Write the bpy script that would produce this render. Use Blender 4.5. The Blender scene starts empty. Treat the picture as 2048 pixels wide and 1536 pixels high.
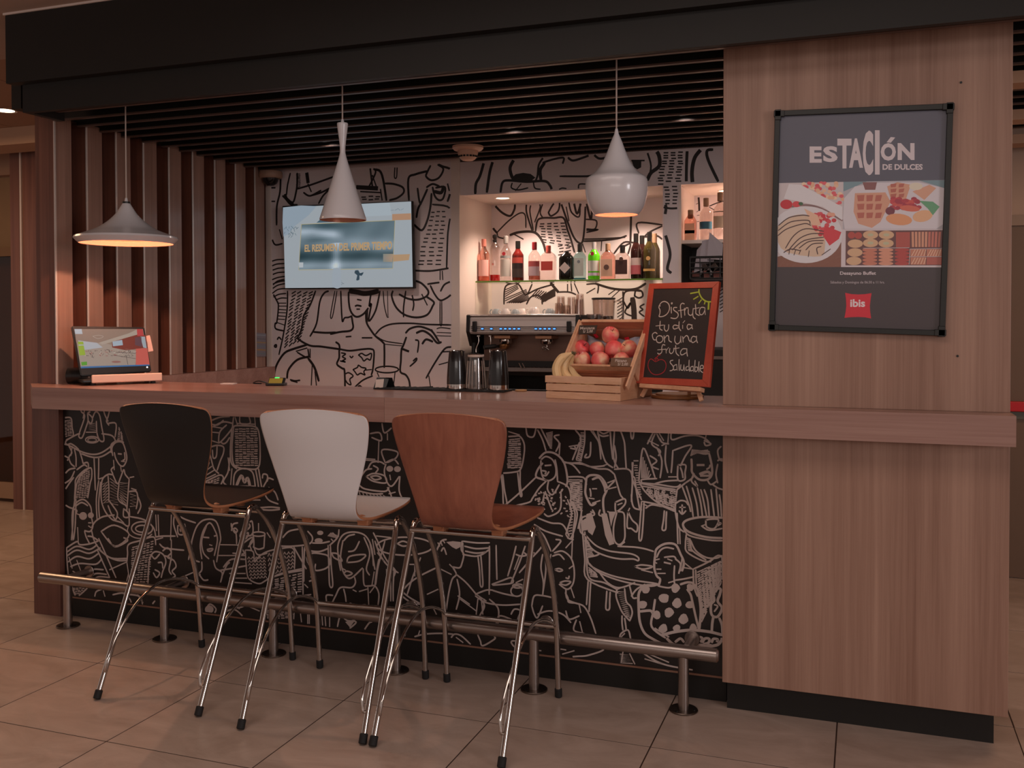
import bpy, bmesh, math, random
from mathutils import Vector, Matrix, Quaternion, noise
from mathutils.geometry import tessellate_polygon
random.seed(7)
SC = bpy.context.scene
COL = SC.collection

# ------------------------------------------------------------------ camera
F_PX, PPY = 1932.38, 671.14
YAW, PITCH, ROLL = 0.3491, -0.0186, -0.0021
CAM = Vector((0.4903, -3.6334, 1.48))
FW = Vector((-math.sin(YAW)*math.cos(PITCH), math.cos(YAW)*math.cos(PITCH), math.sin(PITCH)))
RT0 = Vector((math.cos(YAW), math.sin(YAW), 0)); UP0 = RT0.cross(FW)
RT = RT0*math.cos(ROLL)+UP0*math.sin(ROLL); UP = UP0*math.cos(ROLL)-RT0*math.sin(ROLL)
cd = bpy.data.cameras.new('camera'); cam = bpy.data.objects.new('camera', cd); COL.objects.link(cam)
cd.sensor_width = 36; cd.lens = F_PX/2048*36; cd.shift_y = -(768-PPY)/2048; cd.clip_start = .05; cd.clip_end = 100
m = Matrix((RT, UP, -FW)).transposed().to_4x4(); m.translation = CAM; cam.matrix_world = m
SC.camera = cam

# ------------------------------------------------------------------ world, lights, exposure
SC.view_settings.view_transform = 'Standard'; SC.view_settings.look = 'None'
SC.view_settings.gamma = 1; SC.view_settings.use_curve_mapping = False
SC.view_settings.exposure = -0.15
SC.cycles.transparent_max_bounces = 48
w = bpy.data.worlds.new('world'); SC.world = w; w.use_nodes = True
w.node_tree.nodes['Background'].inputs[0].default_value = (1.0, .80, .72, 1)
w.node_tree.nodes['Background'].inputs[1].default_value = .42

def light(name, kind, loc, energy, color, size=.1, size_y=None, target=None, spot=None, blend=.5):
    l = bpy.data.lights.new(name, kind); l.energy = energy; l.color = color
    if kind == 'AREA':
        l.size = size
        if size_y: l.shape = 'RECTANGLE'; l.size_y = size_y
    elif kind == 'SPOT':
        l.spot_size = math.radians(spot); l.spot_blend = blend; l.shadow_soft_size = size
    else: l.shadow_soft_size = size
    o = bpy.data.objects.new(name, l); COL.objects.link(o); o.location = loc
    if target is not None:
        o.rotation_euler = (Vector(target)-Vector(loc)).to_track_quat('-Z', 'Y').to_euler()
    return o
light('lobby_window_light', 'AREA', (1.0, -7.6, 2.9), 82, (1.0, .89, .83), 5.0, 1.6, target=(-.6, 0, 1.0))
light('side_window_light', 'AREA', (6.2, -4.2, 2.3), 118, (.96, .93, .97), 1.2, 2.0, target=(-3.2, 1.0, 1.6))
light('lobby_ceiling_light', 'AREA', (-.6, -1.9, 2.8), 30, (1.0, .84, .76), 3.0, 1.2, target=(-.6, -2.0, 0))
light('corridor_light', 'AREA', (-5.2, .4, 2.8), 42, (1.0, .62, .36), 1.2, 1.2, target=(-5.2, .4, 0))
light('side_room_light', 'AREA', (1.9, 1.0, 2.4), 16, (1.0, .62, .38), .8, .8, target=(1.9, 1.0, 0))
NL = (1.0, .76, .62)
light('niche_spot', 'SPOT', (-1.55, 2.18, 2.225), 34, NL, .03, target=(-1.55, 2.24, 1.0), spot=125, blend=.8)
light('niche_spot', 'SPOT', (-.85, 2.18, 2.225), 34, NL, .03, target=(-.85, 2.24, 1.0), spot=125, blend=.8)
light('niche_spot', 'SPOT', (-.2, 2.18, 2.215), 26, NL, .03, target=(-.2, 2.24, 1.0), spot=120, blend=.8)

for _x in (-2.35, -1.25, -.35):
    light('added_bar_spot', 'SPOT', (_x, 1.095, 2.452), 17, (1.0, .80, .72), .05, target=(_x+.02, 1.25, 1.0), spot=150, blend=.9)  # unseen spots, added to brighten the area under the canopy

# ------------------------------------------------------------------ helpers
def lin(h):
    if isinstance(h, str):
        h = h.lstrip('#'); h = [int(h[i:i+2], 16)/255 for i in (0, 2, 4)]
    return tuple((c/12.92 if c <= .04045 else ((c+.055)/1.055)**2.4) for c in h)

def at(u, v, ax, val):
    d = FW+RT*((u-1024)/F_PX)+UP*((PPY-v)/F_PX)
    i = 'XYZ'.index(ax)
    return CAM+d*((val-CAM[i])/d[i])
def on_plane(u, v, p0, n):
    d = FW+RT*((u-1024)/F_PX)+UP*((PPY-v)/F_PX)
    return CAM+d*((p0-CAM).dot(n)/d.dot(n))

MATS = {}
def mat(name, col, rough=.5, metal=0, spec=.5, trans=0, emit=None, estr=1, ior=1.45, coat=0, bump=0, bscale=60, var=0, vscale=8, alpha=1):
    if name in MATS: return MATS[name]
    m = bpy.data.materials.new(name); m.use_nodes = True
    nt = m.node_tree; b = nt.nodes['Principled BSDF']
    c = lin(col) if isinstance(col, str) else col
    b.inputs['Base Color'].default_value = (*c, 1)
    b.inputs['Roughness'].default_value = rough; b.inputs['Metallic'].default_value = metal
    b.inputs['Specular IOR Level'].default_value = spec; b.inputs['IOR'].default_value = ior
    b.inputs['Transmission Weight'].default_value = trans; b.inputs['Coat Weight'].default_value = coat
    if emit: b.inputs['Emission Color'].default_value = (*lin(emit), 1); b.inputs['Emission Strength'].default_value = estr
    if bump or var:
        tc = nt.nodes.new('ShaderNodeTexCoord'); nz = nt.nodes.new('ShaderNodeTexNoise')
        nz.inputs['Scale'].default_value = vscale; nz.inputs['Detail'].default_value = 4
        nt.links.new(tc.outputs['Object'], nz.inputs['Vector'])
        if var:
            mx = nt.nodes.new('ShaderNodeMix'); mx.data_type = 'RGBA'
            mx.inputs[6].default_value = (*[x*(1-var) for x in c], 1); mx.inputs[7].default_value = (*[min(1, x*(1+var)) for x in c], 1)
            nt.links.new(nz.outputs['Fac'], mx.inputs[0]); nt.links.new(mx.outputs[2], b.inputs['Base Color'])
        if bump:
            n2 = nt.nodes.new('ShaderNodeTexNoise'); n2.inputs['Scale'].default_value = bscale
            nt.links.new(tc.outputs['Object'], n2.inputs['Vector'])
            bp = nt.nodes.new('ShaderNodeBump'); bp.inputs['Strength'].default_value = bump; bp.inputs['Distance'].default_value = .002
            nt.links.new(n2.outputs['Fac'], bp.inputs['Height']); nt.links.new(bp.outputs[0], b.inputs['Normal'])
    MATS[name] = m; return m

def wood(name, c1, c2, scale=(90, 90, 2), rough=.42, coat=0, rot=(0, 0, 0), bump=.12, c3=None):
    if name in MATS: return MATS[name]
    m = bpy.data.materials.new(name); m.use_nodes = True; nt = m.node_tree; b = nt.nodes['Principled BSDF']
    tc = nt.nodes.new('ShaderNodeTexCoord'); mp = nt.nodes.new('ShaderNodeMapping'); mp.inputs['Scale'].default_value = scale; mp.inputs['Rotation'].default_value = rot
    nt.links.new(tc.outputs['Object'], mp.inputs['Vector'])
    n1 = nt.nodes.new('ShaderNodeTexNoise'); n1.inputs['Scale'].default_value = 1; n1.inputs['Detail'].default_value = 5; n1.inputs['Roughness'].default_value = .65; n1.inputs['Distortion'].default_value = .3
    nt.links.new(mp.outputs[0], n1.inputs['Vector'])
    mp2 = nt.nodes.new('ShaderNodeMapping'); mp2.inputs['Scale'].default_value = tuple(s*.12 for s in scale); mp2.inputs['Rotation'].default_value = rot
    nt.links.new(tc.outputs['Object'], mp2.inputs['Vector'])
    n2 = nt.nodes.new('ShaderNodeTexNoise'); n2.inputs['Scale'].default_value = 1; n2.inputs['Detail'].default_value = 3; n2.inputs['Distortion'].default_value = .8
    nt.links.new(mp2.outputs[0], n2.inputs['Vector'])
    r = nt.nodes.new('ShaderNodeValToRGB'); r.color_ramp.elements[0].position = .33; r.color_ramp.elements[1].position = .68
    r.color_ramp.elements[0].color = (*lin(c2), 1); r.color_ramp.elements[1].color = (*lin(c1), 1)
    ad = nt.nodes.new('ShaderNodeMath'); ad.operation = 'MULTIPLY_ADD'; ad.inputs[1].default_value = .42
    nt.links.new(n1.outputs['Fac'], ad.inputs[0])
    ml = nt.nodes.new('ShaderNodeMath'); ml.operation = 'MULTIPLY'; ml.inputs[1].default_value = .58
    nt.links.new(n2.outputs['Fac'], ml.inputs[0]); nt.links.new(ml.outputs[0], ad.inputs[2])
    nt.links.new(ad.outputs[0], r.inputs[0]); nt.links.new(r.outputs[0], b.inputs['Base Color'])
    bp = nt.nodes.new('ShaderNodeBump'); bp.inputs['Strength'].default_value = bump; bp.inputs['Distance'].default_value = .001
    nt.links.new(n1.outputs['Fac'], bp.inputs['Height']); nt.links.new(bp.outputs[0], b.inputs['Normal'])
    b.inputs['Roughness'].default_value = rough; b.inputs['Coat Weight'].default_value = coat; b.inputs['Coat Roughness'].default_value = .12
    MATS[name] = m; return m

def mat_print(name, emit=0, rough=.35):
    """flat print or screen picture: colour comes from the printed pieces themselves"""
    if name in MATS: return MATS[name]
    m = bpy.data.materials.new(name); m.use_nodes = True; nt = m.node_tree; b = nt.nodes['Principled BSDF']
    a = nt.nodes.new('ShaderNodeAttribute'); a.attribute_name = 'ink'
    if emit:
        nt.links.new(a.outputs['Color'], b.inputs['Emission Color']); b.inputs['Emission Strength'].default_value = emit
        b.inputs['Base Color'].default_value = (.01, .01, .01, 1)
    else: nt.links.new(a.outputs['Color'], b.inputs['Base Color'])
    b.inputs['Roughness'].default_value = rough
    MATS[name] = m; return m

class MB:
    """collects shapes, then links them as one mesh object"""
    def __init__(s): s.bm = bmesh.new(); s.mi = 0
    def _faces(s, n0):
        s.bm.faces.ensure_lookup_table()
        for f in s.bm.faces[n0:]: f.material_index = s.mi
    def box(s, x0, x1, y0, y1, z0, z1, M=None, bev=0):
        n0 = len(s.bm.faces)
        P = [Vector(p) for p in ((x0, y0, z0), (x1, y0, z0), (x1, y1, z0), (x0, y1, z0), (x0, y0, z1), (x1, y0, z1), (x1, y1, z1), (x0, y1, z1))]
        if M: P = [M @ p for p in P]
        V = [s.bm.verts.new(p) for p in P]
        fs = [s.bm.faces.new([V[i] for i in q]) for q in ((0, 3, 2, 1), (4, 5, 6, 7), (0, 1, 5, 4), (1, 2, 6, 5), (2, 3, 7, 6), (3, 0, 4, 7))]
        if bev:
            es = list({e for f in fs for e in f.edges})
            bmesh.ops.bevel(s.bm, geom=es, offset=bev, segments=2, affect='EDGES', profile=.5)
        s._faces(n0); return s
    def prism(s, pts, z0, z1, M=None):
        n0 = len(s.bm.faces)
        a = [Vector((p[0], p[1], z0)) for p in pts]; b = [Vector((p[0], p[1], z1)) for p in pts]
        if M: a = [M @ p for p in a]; b = [M @ p for p in b]
        A = [s.bm.verts.new(p) for p in a]; B = [s.bm.verts.new(p) for p in b]; n = len(pts)
        s.bm.faces.new(A[::-1]); s.bm.faces.new(B)
        for i in range(n): s.bm.faces.new((A[i], A[(i+1) % n], B[(i+1) % n], B[i]))
        s._faces(n0); return s
    def lathe(s, prof, seg=32, M=None, capb=False, capt=False, rx=1, ry=1, pw=2):
        n0 = len(s.bm.faces); rings = []
        for r, z in prof:
            if r < 1e-5:
                p = Vector((0, 0, z)); rings.append([s.bm.verts.new(M @ p if M else p)])
            else:
                L = []
                for k in range(seg):
                    a = 2*math.pi*k/seg; c, q = math.cos(a), math.sin(a)
                    if pw != 2:
                        c = math.copysign(abs(c)**(2/pw), c); q = math.copysign(abs(q)**(2/pw), q)
                    p = Vector((r*rx*c, r*ry*q, z)); L.append(s.bm.verts.new(M @ p if M else p))
                rings.append(L)
        for a, b in zip(rings, rings[1:]):
            for k in range(seg):
                k2 = (k+1) % seg
                if len(a) == 1 and len(b) == 1: continue
                if len(a) == 1: s.bm.faces.new((a[0], b[k], b[k2]) if True else 0)
                elif len(b) == 1: s.bm.faces.new((a[k], a[k2], b[0]))
                else: s.bm.faces.new((a[k], a[k2], b[k2], b[k]))
        if capb and len(rings[0]) > 1: s.bm.faces.new(rings[0][::-1])
        if capt and len(rings[-1]) > 1: s.bm.faces.new(rings[-1])
        s._faces(n0); return s
    def cyl(s, c, r, h, seg=24, M=None, r2=None, bev=0):
        r2 = r if r2 is None else r2
        T = Matrix.Translation(c); T = (M @ T) if M else T
        pr = [(r-bev, 0), (r, bev), (r2, h-bev), (r2-bev, h)] if bev else [(r, 0), (r2, h)]
        return s.lathe(pr, seg, T, True, True)
    def tube(s, pts, r, seg=10, closed=False, caps=True):
        n0 = len(s.bm.faces); pts = [Vector(p) for p in pts]; rings = []; n = len(pts)
        rr = r if hasattr(r, '__len__') else [r]*n
        prev = None
        for i, p in enumerate(pts):
            t = (pts[min(i+1, n-1)]-pts[max(i-1, 0)]).normalized()
            if prev is None:
                u = t.orthogonal().normalized()
            else:
                u = prev-t*prev.dot(t); u.normalize()
            prev = u; v = t.cross(u)
            rings.append([s.bm.verts.new(p+(u*math.cos(2*math.pi*k/seg)+v*math.sin(2*math.pi*k/seg))*rr[i]) for k in range(seg)])
        for a, b in zip(rings, rings[1:]):
            for k in range(seg): s.bm.faces.new((a[k], a[(k+1) % seg], b[(k+1) % seg], b[k]))
        if caps: s.bm.faces.new(rings[0][::-1]); s.bm.faces.new(rings[-1])
        s._faces(n0); return s
    def build(s, name, mats, parent=None, smooth=False, M=None, wn=False):
        me = bpy.data.meshes.new(name); bmesh.ops.recalc_face_normals(s.bm, faces=s.bm.faces)
        s.bm.to_mesh(me); s.bm.free()
        for mm in (mats if isinstance(mats, (list, tuple)) else [mats]): me.materials.append(mm)
        if smooth:
            for p in me.polygons: p.use_smooth = True
            me.set_sharp_from_angle(angle=math.radians(38))
        o = bpy.data.objects.new(name, me); COL.objects.link(o)
        if M is not None: o.matrix_world = M
        if parent is not None: o.parent = parent
        return o

def tag(o, label=None, cat=None, group=None, kind=None):
    if label: o['label'] = label
    if cat: o['category'] = cat
    if group: o['group'] = group
    if kind: o['kind'] = kind
    return o
def thing(name, label, cat, loc=(0, 0, 0), group=None, kind=None):
    o = bpy.data.objects.new(name, None); COL.objects.link(o); o.location = loc; o.empty_display_size = .05
    bpy.context.view_layer.update()
    return tag(o, label, cat, group, kind)
def put(o, parent):
    """parent a mesh already modelled in world space, keeping it where it is"""
    o.parent = parent; o.matrix_parent_inverse = parent.matrix_world.inverted(); return o
def copy_tree(o, parent=None):
    c = o.copy(); COL.objects.link(c); c.parent = parent
    for ch in list(o.children): copy_tree(ch, c)
    return c
def smooth_path(pts, n=6, closed=False):
    P = [Vector(p) for p in pts]
    if len(P) < 3: return P
    out = []
    for i in range(len(P)-1):
        p0 = P[max(i-1, 0)]; p1 = P[i]; p2 = P[i+1]; p3 = P[min(i+2, len(P)-1)]
        for k in range(n):
            t = k/n
            out.append(.5*((2*p1)+(p2-p0)*t+(2*p0-5*p1+4*p2-p3)*t*t+(3*p1-p0-3*p2+p3)*t**3))
    out.append(P[-1]); return out

class Draw:
    """flat print on a plane (wallpaper drawing, poster, screen picture, chalk): thin pieces lying on the surface"""
    def __init__(s, p0, n, off=(0, 0), sc=1, step=.0002, lift=.0004):
        s.p0 = Vector(p0); s.n = Vector(n).normalized()
        if (CAM-s.p0).dot(s.n) < 0: s.n = -s.n
        s.off = off; s.sc = sc; s.V = []; s.Fc = []; s.C = []; s.layer = 0; s.cnt = 0; s.wm = 1; s.step = step; s.lift = lift; s.bounds = None
    def view(s, off, sc): s.off = off; s.sc = sc; return s
    def P(s, x, y): return on_plane(s.off[0]+x/s.sc, s.off[1]+y/s.sc, s.p0, s.n)
    def k(s, x, y): return (s.P(x, y+2)-s.P(x, y-2)).length/4
    def add(s, pts, col, h=None):
        s.cnt += 1
        h = s.lift+s.layer*s.step+s.cnt*6e-7 if h is None else h
        i0 = len(s.V)
        for p in pts: s.V.append(p+s.n*h)
        if len(pts) <= 4: s.Fc.append(list(range(i0, i0+len(pts)))); s.C.append(col)
        else:
            for t in tessellate_polygon([pts]): s.Fc.append([i0+j for j in t]); s.C.append(col)
    def poly(s, pts, col, curve=0):
        if isinstance(pts, str): pts = [tuple(map(float, q.split(','))) for q in pts.split()]
        q = [Vector((a, b, 0)) for a, b in pts]
        if curve: q = smooth_path(q+[q[0]], curve)[:-1]
        s.add([s.P(a.x, a.y) for a in q], lin(col))
    def grid(s, q, nx, ny, fn):
        for i in range(nx):
            for j in range(ny):
                c = fn((i+.5)/nx, (j+.5)/ny)
                s.add([s.P(*s.quad(q, i/nx, j/ny)), s.P(*s.quad(q, (i+1)/nx, j/ny)), s.P(*s.quad(q, (i+1)/nx, (j+1)/ny)), s.P(*s.quad(q, i/nx, (j+1)/ny))], lin(tuple(max(0, min(1, v/255)) for v in c)), s.lift+s.layer*s.step)
    def ell(s, cx, cy, rx, ry, col, seg=20, rot=0):
        c, q = math.cos(rot), math.sin(rot)
        s.add([s.P(cx+rx*math.cos(a)*c-ry*math.sin(a)*q, cy+rx*math.cos(a)*q+ry*math.sin(a)*c) for a in [2*math.pi*i/seg for i in range(seg)]], lin(col))
    def stroke(s, pts, w, col, sm=5, taper=False):
        if isinstance(pts, str): pts = [tuple(map(float, q.split(','))) for q in pts.split()]
        W = w*s.wm*s.k(*pts[len(pts)//2])*.5
        if len(pts) > 2 and sm: q = smooth_path([Vector((a, b, 0)) for a, b in pts], sm)
        else: q = [Vector((a, b, 0)) for a, b in pts]
        p = [s.P(a.x, a.y) for a in q]
        s.cnt += 1; h = s.lift+s.layer*s.step+s.cnt*2e-7; col = lin(col) if isinstance(col, str) else col
        n = len(p); L = []; R = []
        for i in range(n):
            t = (p[min(i+1, n-1)]-p[max(i-1, 0)])
            if t.length < 1e-9: t = Vector((1, 0, 0))
            t.normalize(); d = s.n.cross(t)*W
            e = Vector()
            if i == 0: e = -t*W*.5
            if i == n-1: e = t*W*.5
            if i in (0, n-1): d = d*.75
            L.append(p[i]+e+d+s.n*h); R.append(p[i]+e-d+s.n*h)
        i0 = len(s.V)
        for a, b in zip(L, R): s.V += [a, b]
        for i in range(n-1): s.Fc.append([i0+2*i, i0+2*i+1, i0+2*i+3, i0+2*i+2]); s.C.append(col)
    def lines(s, txt, w, col):
        for ln in txt.strip().split('\n'):
            ln = ln.strip()
            if not ln: continue
            ww = w
            if ln[0] == 'w': a, ln = ln.split(' ', 1); ww = float(a[1:])
            for st in ln.split('|'):
                st = st.strip()
                if st: s.stroke(st, ww, col)
    def eline(s, cx, cy, rx, ry, w, col, a0=0, a1=360, rot=0):
        r = math.radians(rot); n = max(6, int((a1-a0)/24))
        s.stroke([(cx+rx*math.cos(a)*math.cos(r)-ry*math.sin(a)*math.sin(r), cy+rx*math.cos(a)*math.sin(r)+ry*math.sin(a)*math.cos(r)) for a in [math.radians(a0+(a1-a0)*i/n) for i in range(n+1)]], w, col)
    def quad(s, q, u, v):
        (ax, ay), (bx, by), (cx, cy), (dx, dy) = q
        return ((ax*(1-u)+bx*u)*(1-v)+(dx*(1-u)+cx*u)*v, (ay*(1-u)+by*u)*(1-v)+(dy*(1-u)+cy*u)*v)
    def dashes(s, q, nc, nr, w, col, L=.6, tilt=0):
        for i in range(nc):
            for j in range(nr):
                jt = random.uniform(-.12, .12)
                u0 = (i+.5-L/2+jt)/nc; u1 = (i+.5+L/2+jt)/nc; v = (j+.5+random.uniform(-.15, .15))/nr
                s.stroke([s.quad(q, u0, v+tilt/nr*.5), s.quad(q, u1, v-tilt/nr*.5)], w, col)
    def zig(s, q, n, w, col):
        pts = []
        for i in range(n):
            v = (i+.5)/n
            pts.append(s.quad(q, .03 if i % 2 == 0 else .97, v)); 
        s.stroke(pts, w, col, sm=0)
    def chev(s, q, nc, nr, w, col):
        for i in range(nc):
            for j in range(nr):
                s.stroke([s.quad(q, (i+.15)/nc, (j+.8)/nr), s.quad(q, (i+.5)/nc, (j+.2)/nr), s.quad(q, (i+.85)/nc, (j+.8)/nr)], w, col, sm=0)
    def text(s, body, x0, y0, x1, y1, col, bold=0, skew=0, q=None, space=1):
        c = bpy.data.curves.new('lettering', 'FONT'); c.body = body; c.size = 1; c.offset = bold; c.space_character = space; c.resolution_u = 3
        o = bpy.data.objects.new('lettering', c); COL.objects.link(o)
        dg = bpy.context.evaluated_depsgraph_get(); me = o.evaluated_get(dg).to_mesh()
        vs = [v.co.copy() for v in me.vertices]; fs = [list(p.vertices) for p in me.polygons]
        o.evaluated_get(dg).to_mesh_clear(); bpy.data.objects.remove(o); bpy.data.curves.remove(c)
        if not vs: return
        ax = min(v.x for v in vs); bx = max(v.x for v in vs); ay = min(v.y for v in vs); by = max(v.y for v in vs)
        i0 = len(s.V); h = s.lift+s.layer*s.step
        for v in vs:
            a = (v.x-ax)/(bx-ax); b = 1-(v.y-ay)/(by-ay)
            if q: x, y = s.quad(q, a, b)
            else: x, y = x0+(x1-x0)*a, y0+(y1-y0)*b
            s.V.append(s.P(x, y)+s.n*h)
        col = lin(col)
        for f in fs: s.Fc.append([i0+j for j in f]); s.C.append(col)
    def build(s, name, material, parent=None, clip=None):
        me = bpy.data.meshes.new(name)
        V, Fc, C = s.V, s.Fc, s.C
        if clip:      # keep only pieces inside the panel: clip(p)->bool
            keep = [i for i, f in enumerate(Fc) if all(clip(V[j]) for j in f)]
            Fc = [Fc[i] for i in keep]; C = [C[i] for i in keep]
            used = sorted({j for f in Fc for j in f}); mp = {j: i for i, j in enumerate(used)}
            V = [V[j] for j in used]; Fc = [[mp[j] for j in f] for f in Fc]
        me.from_pydata([tuple(v) for v in V], [], Fc)
        at_ = me.attributes.new('ink', 'FLOAT_COLOR', 'FACE')
        flat = []
        for c in C: flat += [*c, 1]
        at_.data.foreach_set('color', flat)
        me.materials.append(material)
        o = bpy.data.objects.new(name, me); COL.objects.link(o)
        if parent is not None: put(o, parent)
        return o

# ------------------------------------------------------------------ materials
def thin(name, col='#ffffff', rough=.03, k=1.0):
    """thin clear glass: lets light straight through, tinted, with a fresnel sheen"""
    if name in MATS: return MATS[name]
    m = bpy.data.materials.new(name); m.use_nodes = True; nt = m.node_tree
    nt.nodes.remove(nt.nodes['Principled BSDF']); out = nt.nodes['Material Output']
    t = nt.nodes.new('ShaderNodeBsdfTransparent'); t.inputs[0].default_value = (*lin(col), 1)
    g = nt.nodes.new('ShaderNodeBsdfGlossy'); g.inputs['Roughness'].default_value = rough
    f = nt.nodes.new('ShaderNodeFresnel'); f.inputs[0].default_value = 1.5
    ml = nt.nodes.new('ShaderNodeMath'); ml.operation = 'MULTIPLY'; ml.inputs[1].default_value = k; ml.use_clamp = True
    mx = nt.nodes.new('ShaderNodeMixShader')
    ge = nt.nodes.new('ShaderNodeNewGeometry'); sb = nt.nodes.new('ShaderNodeMath'); sb.operation = 'SUBTRACT'; sb.inputs[0].default_value = 1; sb.use_clamp = True
    m2 = nt.nodes.new('ShaderNodeMath'); m2.operation = 'MULTIPLY'
    nt.links.new(ge.outputs['Backfacing'], sb.inputs[1]); nt.links.new(f.outputs[0], ml.inputs[0]); nt.links.new(ml.outputs[0], m2.inputs[0]); nt.links.new(sb.outputs[0], m2.inputs[1])
    nt.links.new(m2.outputs[0], mx.inputs[0]); nt.links.new(t.outputs[0], mx.inputs[1]); nt.links.new(g.outputs[0], mx.inputs[2]); nt.links.new(mx.outputs[0], out.inputs[0])
    MATS[name] = m; return m
M_LAM_V = wood('laminate_upright_grain', '#ab8774', '#84604f', (85, 85, 1.6), .45, 0)
M_LAM_H = wood('laminate_lengthwise_grain', '#a98376', '#875f54', (2.2, 110, 110), .36, .25)
M_LAM_D = wood('laminate_dark_upright', '#7c5246', '#5a3830', (120, 120, 2.0), .38, .15)
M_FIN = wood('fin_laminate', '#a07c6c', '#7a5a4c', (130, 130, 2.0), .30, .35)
M_BLACK = mat('black_laminate', '#191613', .55, var=.15)
M_BLACKG = mat('black_slat_finish', '#15130f', .32)
M_CHROME = mat('polished_chrome', '#c8c0ba', .09, 1)
M_STEEL = mat('brushed_steel', '#a89c96', .32, 1, bump=.05, bscale=300)
M_RUBBER = mat('black_rubber', '#181616', .7)
M_BLKPL = mat('black_plastic', '#141313', .35)
M_WHITE = mat('white_paint', '#d9c8be', .6, var=.02)
M_PAPER = mat('wallpaper_grey_white', '#d8cac9', .62, var=.03, vscale=3)
M_ALU = mat('aluminium_trim', '#e0d2ca', .4, .5)
M_PRINT = mat_print('printed_ink'); M_MURINK = mat_print('wall_ink', 0, .5)
M_PINE = wood('pale_pine', '#dcae8c', '#c08e6c', (60, 60, 60), .55, 0, bump=.08)
M_LEDW = mat('warm_lamp_face', '#ffffff', .4, emit='#ffe2bf', estr=6)

# ------------------------------------------------------------------ floor of separate tiles
def tile_mat():
    m = bpy.data.materials.new('floor_tile_stone'); m.use_nodes = True; nt = m.node_tree; b = nt.nodes['Principled BSDF']
    g = nt.nodes.new('ShaderNodeNewGeometry'); oi = nt.nodes.new('ShaderNodeObjectInfo')
    n = nt.nodes.new('ShaderNodeTexNoise'); n.inputs['Scale'].default_value = 3.2; n.inputs['Detail'].default_value = 8; n.inputs['Roughness'].default_value = .68; n.inputs['Distortion'].default_value = 1.1
    mp = nt.nodes.new('ShaderNodeVectorMath'); mp.operation = 'MULTIPLY_ADD'; mp.inputs[1].default_value = (1, 2.0, 1)
    cb = nt.nodes.new('ShaderNodeCombineXYZ'); ml = nt.nodes.new('ShaderNodeMath'); ml.operation = 'MULTIPLY'; ml.inputs[1].default_value = 40
    nt.links.new(oi.outputs['Random'], ml.inputs[0]); nt.links.new(ml.outputs[0], cb.inputs[2])
    nt.links.new(g.outputs['Position'], mp.inputs[0]); nt.links.new(cb.outputs[0], mp.inputs[2]); nt.links.new(mp.outputs[0], n.inputs['Vector'])
    r = nt.nodes.new('ShaderNodeValToRGB'); r.color_ramp.elements[0].position = .3; r.color_ramp.elements[1].position = .72
    r.color_ramp.elements[0].color = (*lin('#a08a7c'), 1); r.color_ramp.elements[1].color = (*lin('#bba598'), 1)
    nt.links.new(n.outputs['Fac'], r.inputs[0])
    hs = nt.nodes.new('ShaderNodeHueSaturation'); v = nt.nodes.new('ShaderNodeMapRange'); v.inputs[3].default_value = .96; v.inputs[4].default_value = 1.04
    nt.links.new(oi.outputs['Random'], v.inputs[0]); nt.links.new(v.outputs[0], hs.inputs['Value']); nt.links.new(r.outputs[0], hs.inputs['Color'])
    nt.links.new(hs.outputs[0], b.inputs['Base Color']); b.inputs['Roughness'].default_value = .34
    mr = nt.nodes.new('ShaderNodeMapRange'); mr.inputs[3].default_value = .28; mr.inputs[4].default_value = .45
    nt.links.new(n.outputs['Fac'], mr.inputs[0]); nt.links.new(mr.outputs[0], b.inputs['Roughness'])
    return m
M_TILE = tile_mat(); M_GROUT = mat('floor_joint', '#3a261c', .8)
fl = MB().box(-9.6, 6, -8.4, 8, -.06, -.0009).build('floor', M_GROUT); tag(fl, kind='structure')
tb = MB().box(-.2975, .2975, -.2975, .2975, -.012, 0, bev=.0006)
t0 = tb.build('tile', M_TILE); tme = t0.data; first = True
TX, TY = -2.5944+.3, -.3679+.3
cand = []
for i in range(-12, 14):
    for j in range(-14, 14):
        x = TX+.6*i; y = TY+.6*j
        if x < -9.3 or x > 5.7 or y < -8.1 or y > 7.7: continue
        v = Vector((x, y, 0))-CAM; dz = v.dot(FW)
        vis = dz > .3 and -200 < 1024+F_PX*v.dot(RT)/dz < 2250 and PPY-F_PX*v.dot(UP)/dz < 1950
        cand.append((0 if vis else 1, v.length, x, y))
cand.sort()
rest = MB()
for n, (a, b, x, y) in enumerate(cand):
    if n < 285:
        o = t0 if n == 0 else t0.copy()
        if n: COL.objects.link(o)
        o.location = (x, y, 0); o.parent = fl
    else: rest.box(x-.2985, x+.2985, y-.2985, y+.2985, -.012, 0)
ro = rest.build('distant_tiles', M_TILE, fl); ro['kind'] = 'stuff'

# ------------------------------------------------------------------ ceilings
M_CEIL = mat('ceiling_plaster', '#b0998c', .8, var=.03)
M_CEILB = mat('ceiling_corridor_plaster', '#a07e68', .8, var=.03)
ce = MB().box(-3.16, 6, -8.4, 8, 2.86, 2.95).build('ceiling', M_CEIL); tag(ce, kind='structure')
cl_pts = [at(0, 76, 'Z', 2.86), at(22, 80, 'Z', 2.86)]
ce2 = thing('ceiling', None, None, kind='structure')
put(MB().box(-9.6, -3.16, -8.4, .3, 2.86, 2.95).build('plain_slab', M_CEIL), ce2)
k = 0
for i in range(6):
    for j in range(9):
        x0 = -9.6+i*1.075; y0 = .3+j*.9
        o = MB().box(x0+.004, x0+1.071, y0+.004, y0+.896, 2.865, 2.90).build('ceiling_panel', M_CEILB); put(o, ce2)
put(MB().box(-9.6, -3.16, .3, 8, 2.90, 2.95).build('backing', M_BLACK), ce2)
put(MB().box(-9.6, -4.2, 1.72, 2.0, 2.74, 2.864).build('bulkhead', mat('bulkhead_plaster', '#b7957c', .8)), ce2)
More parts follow.
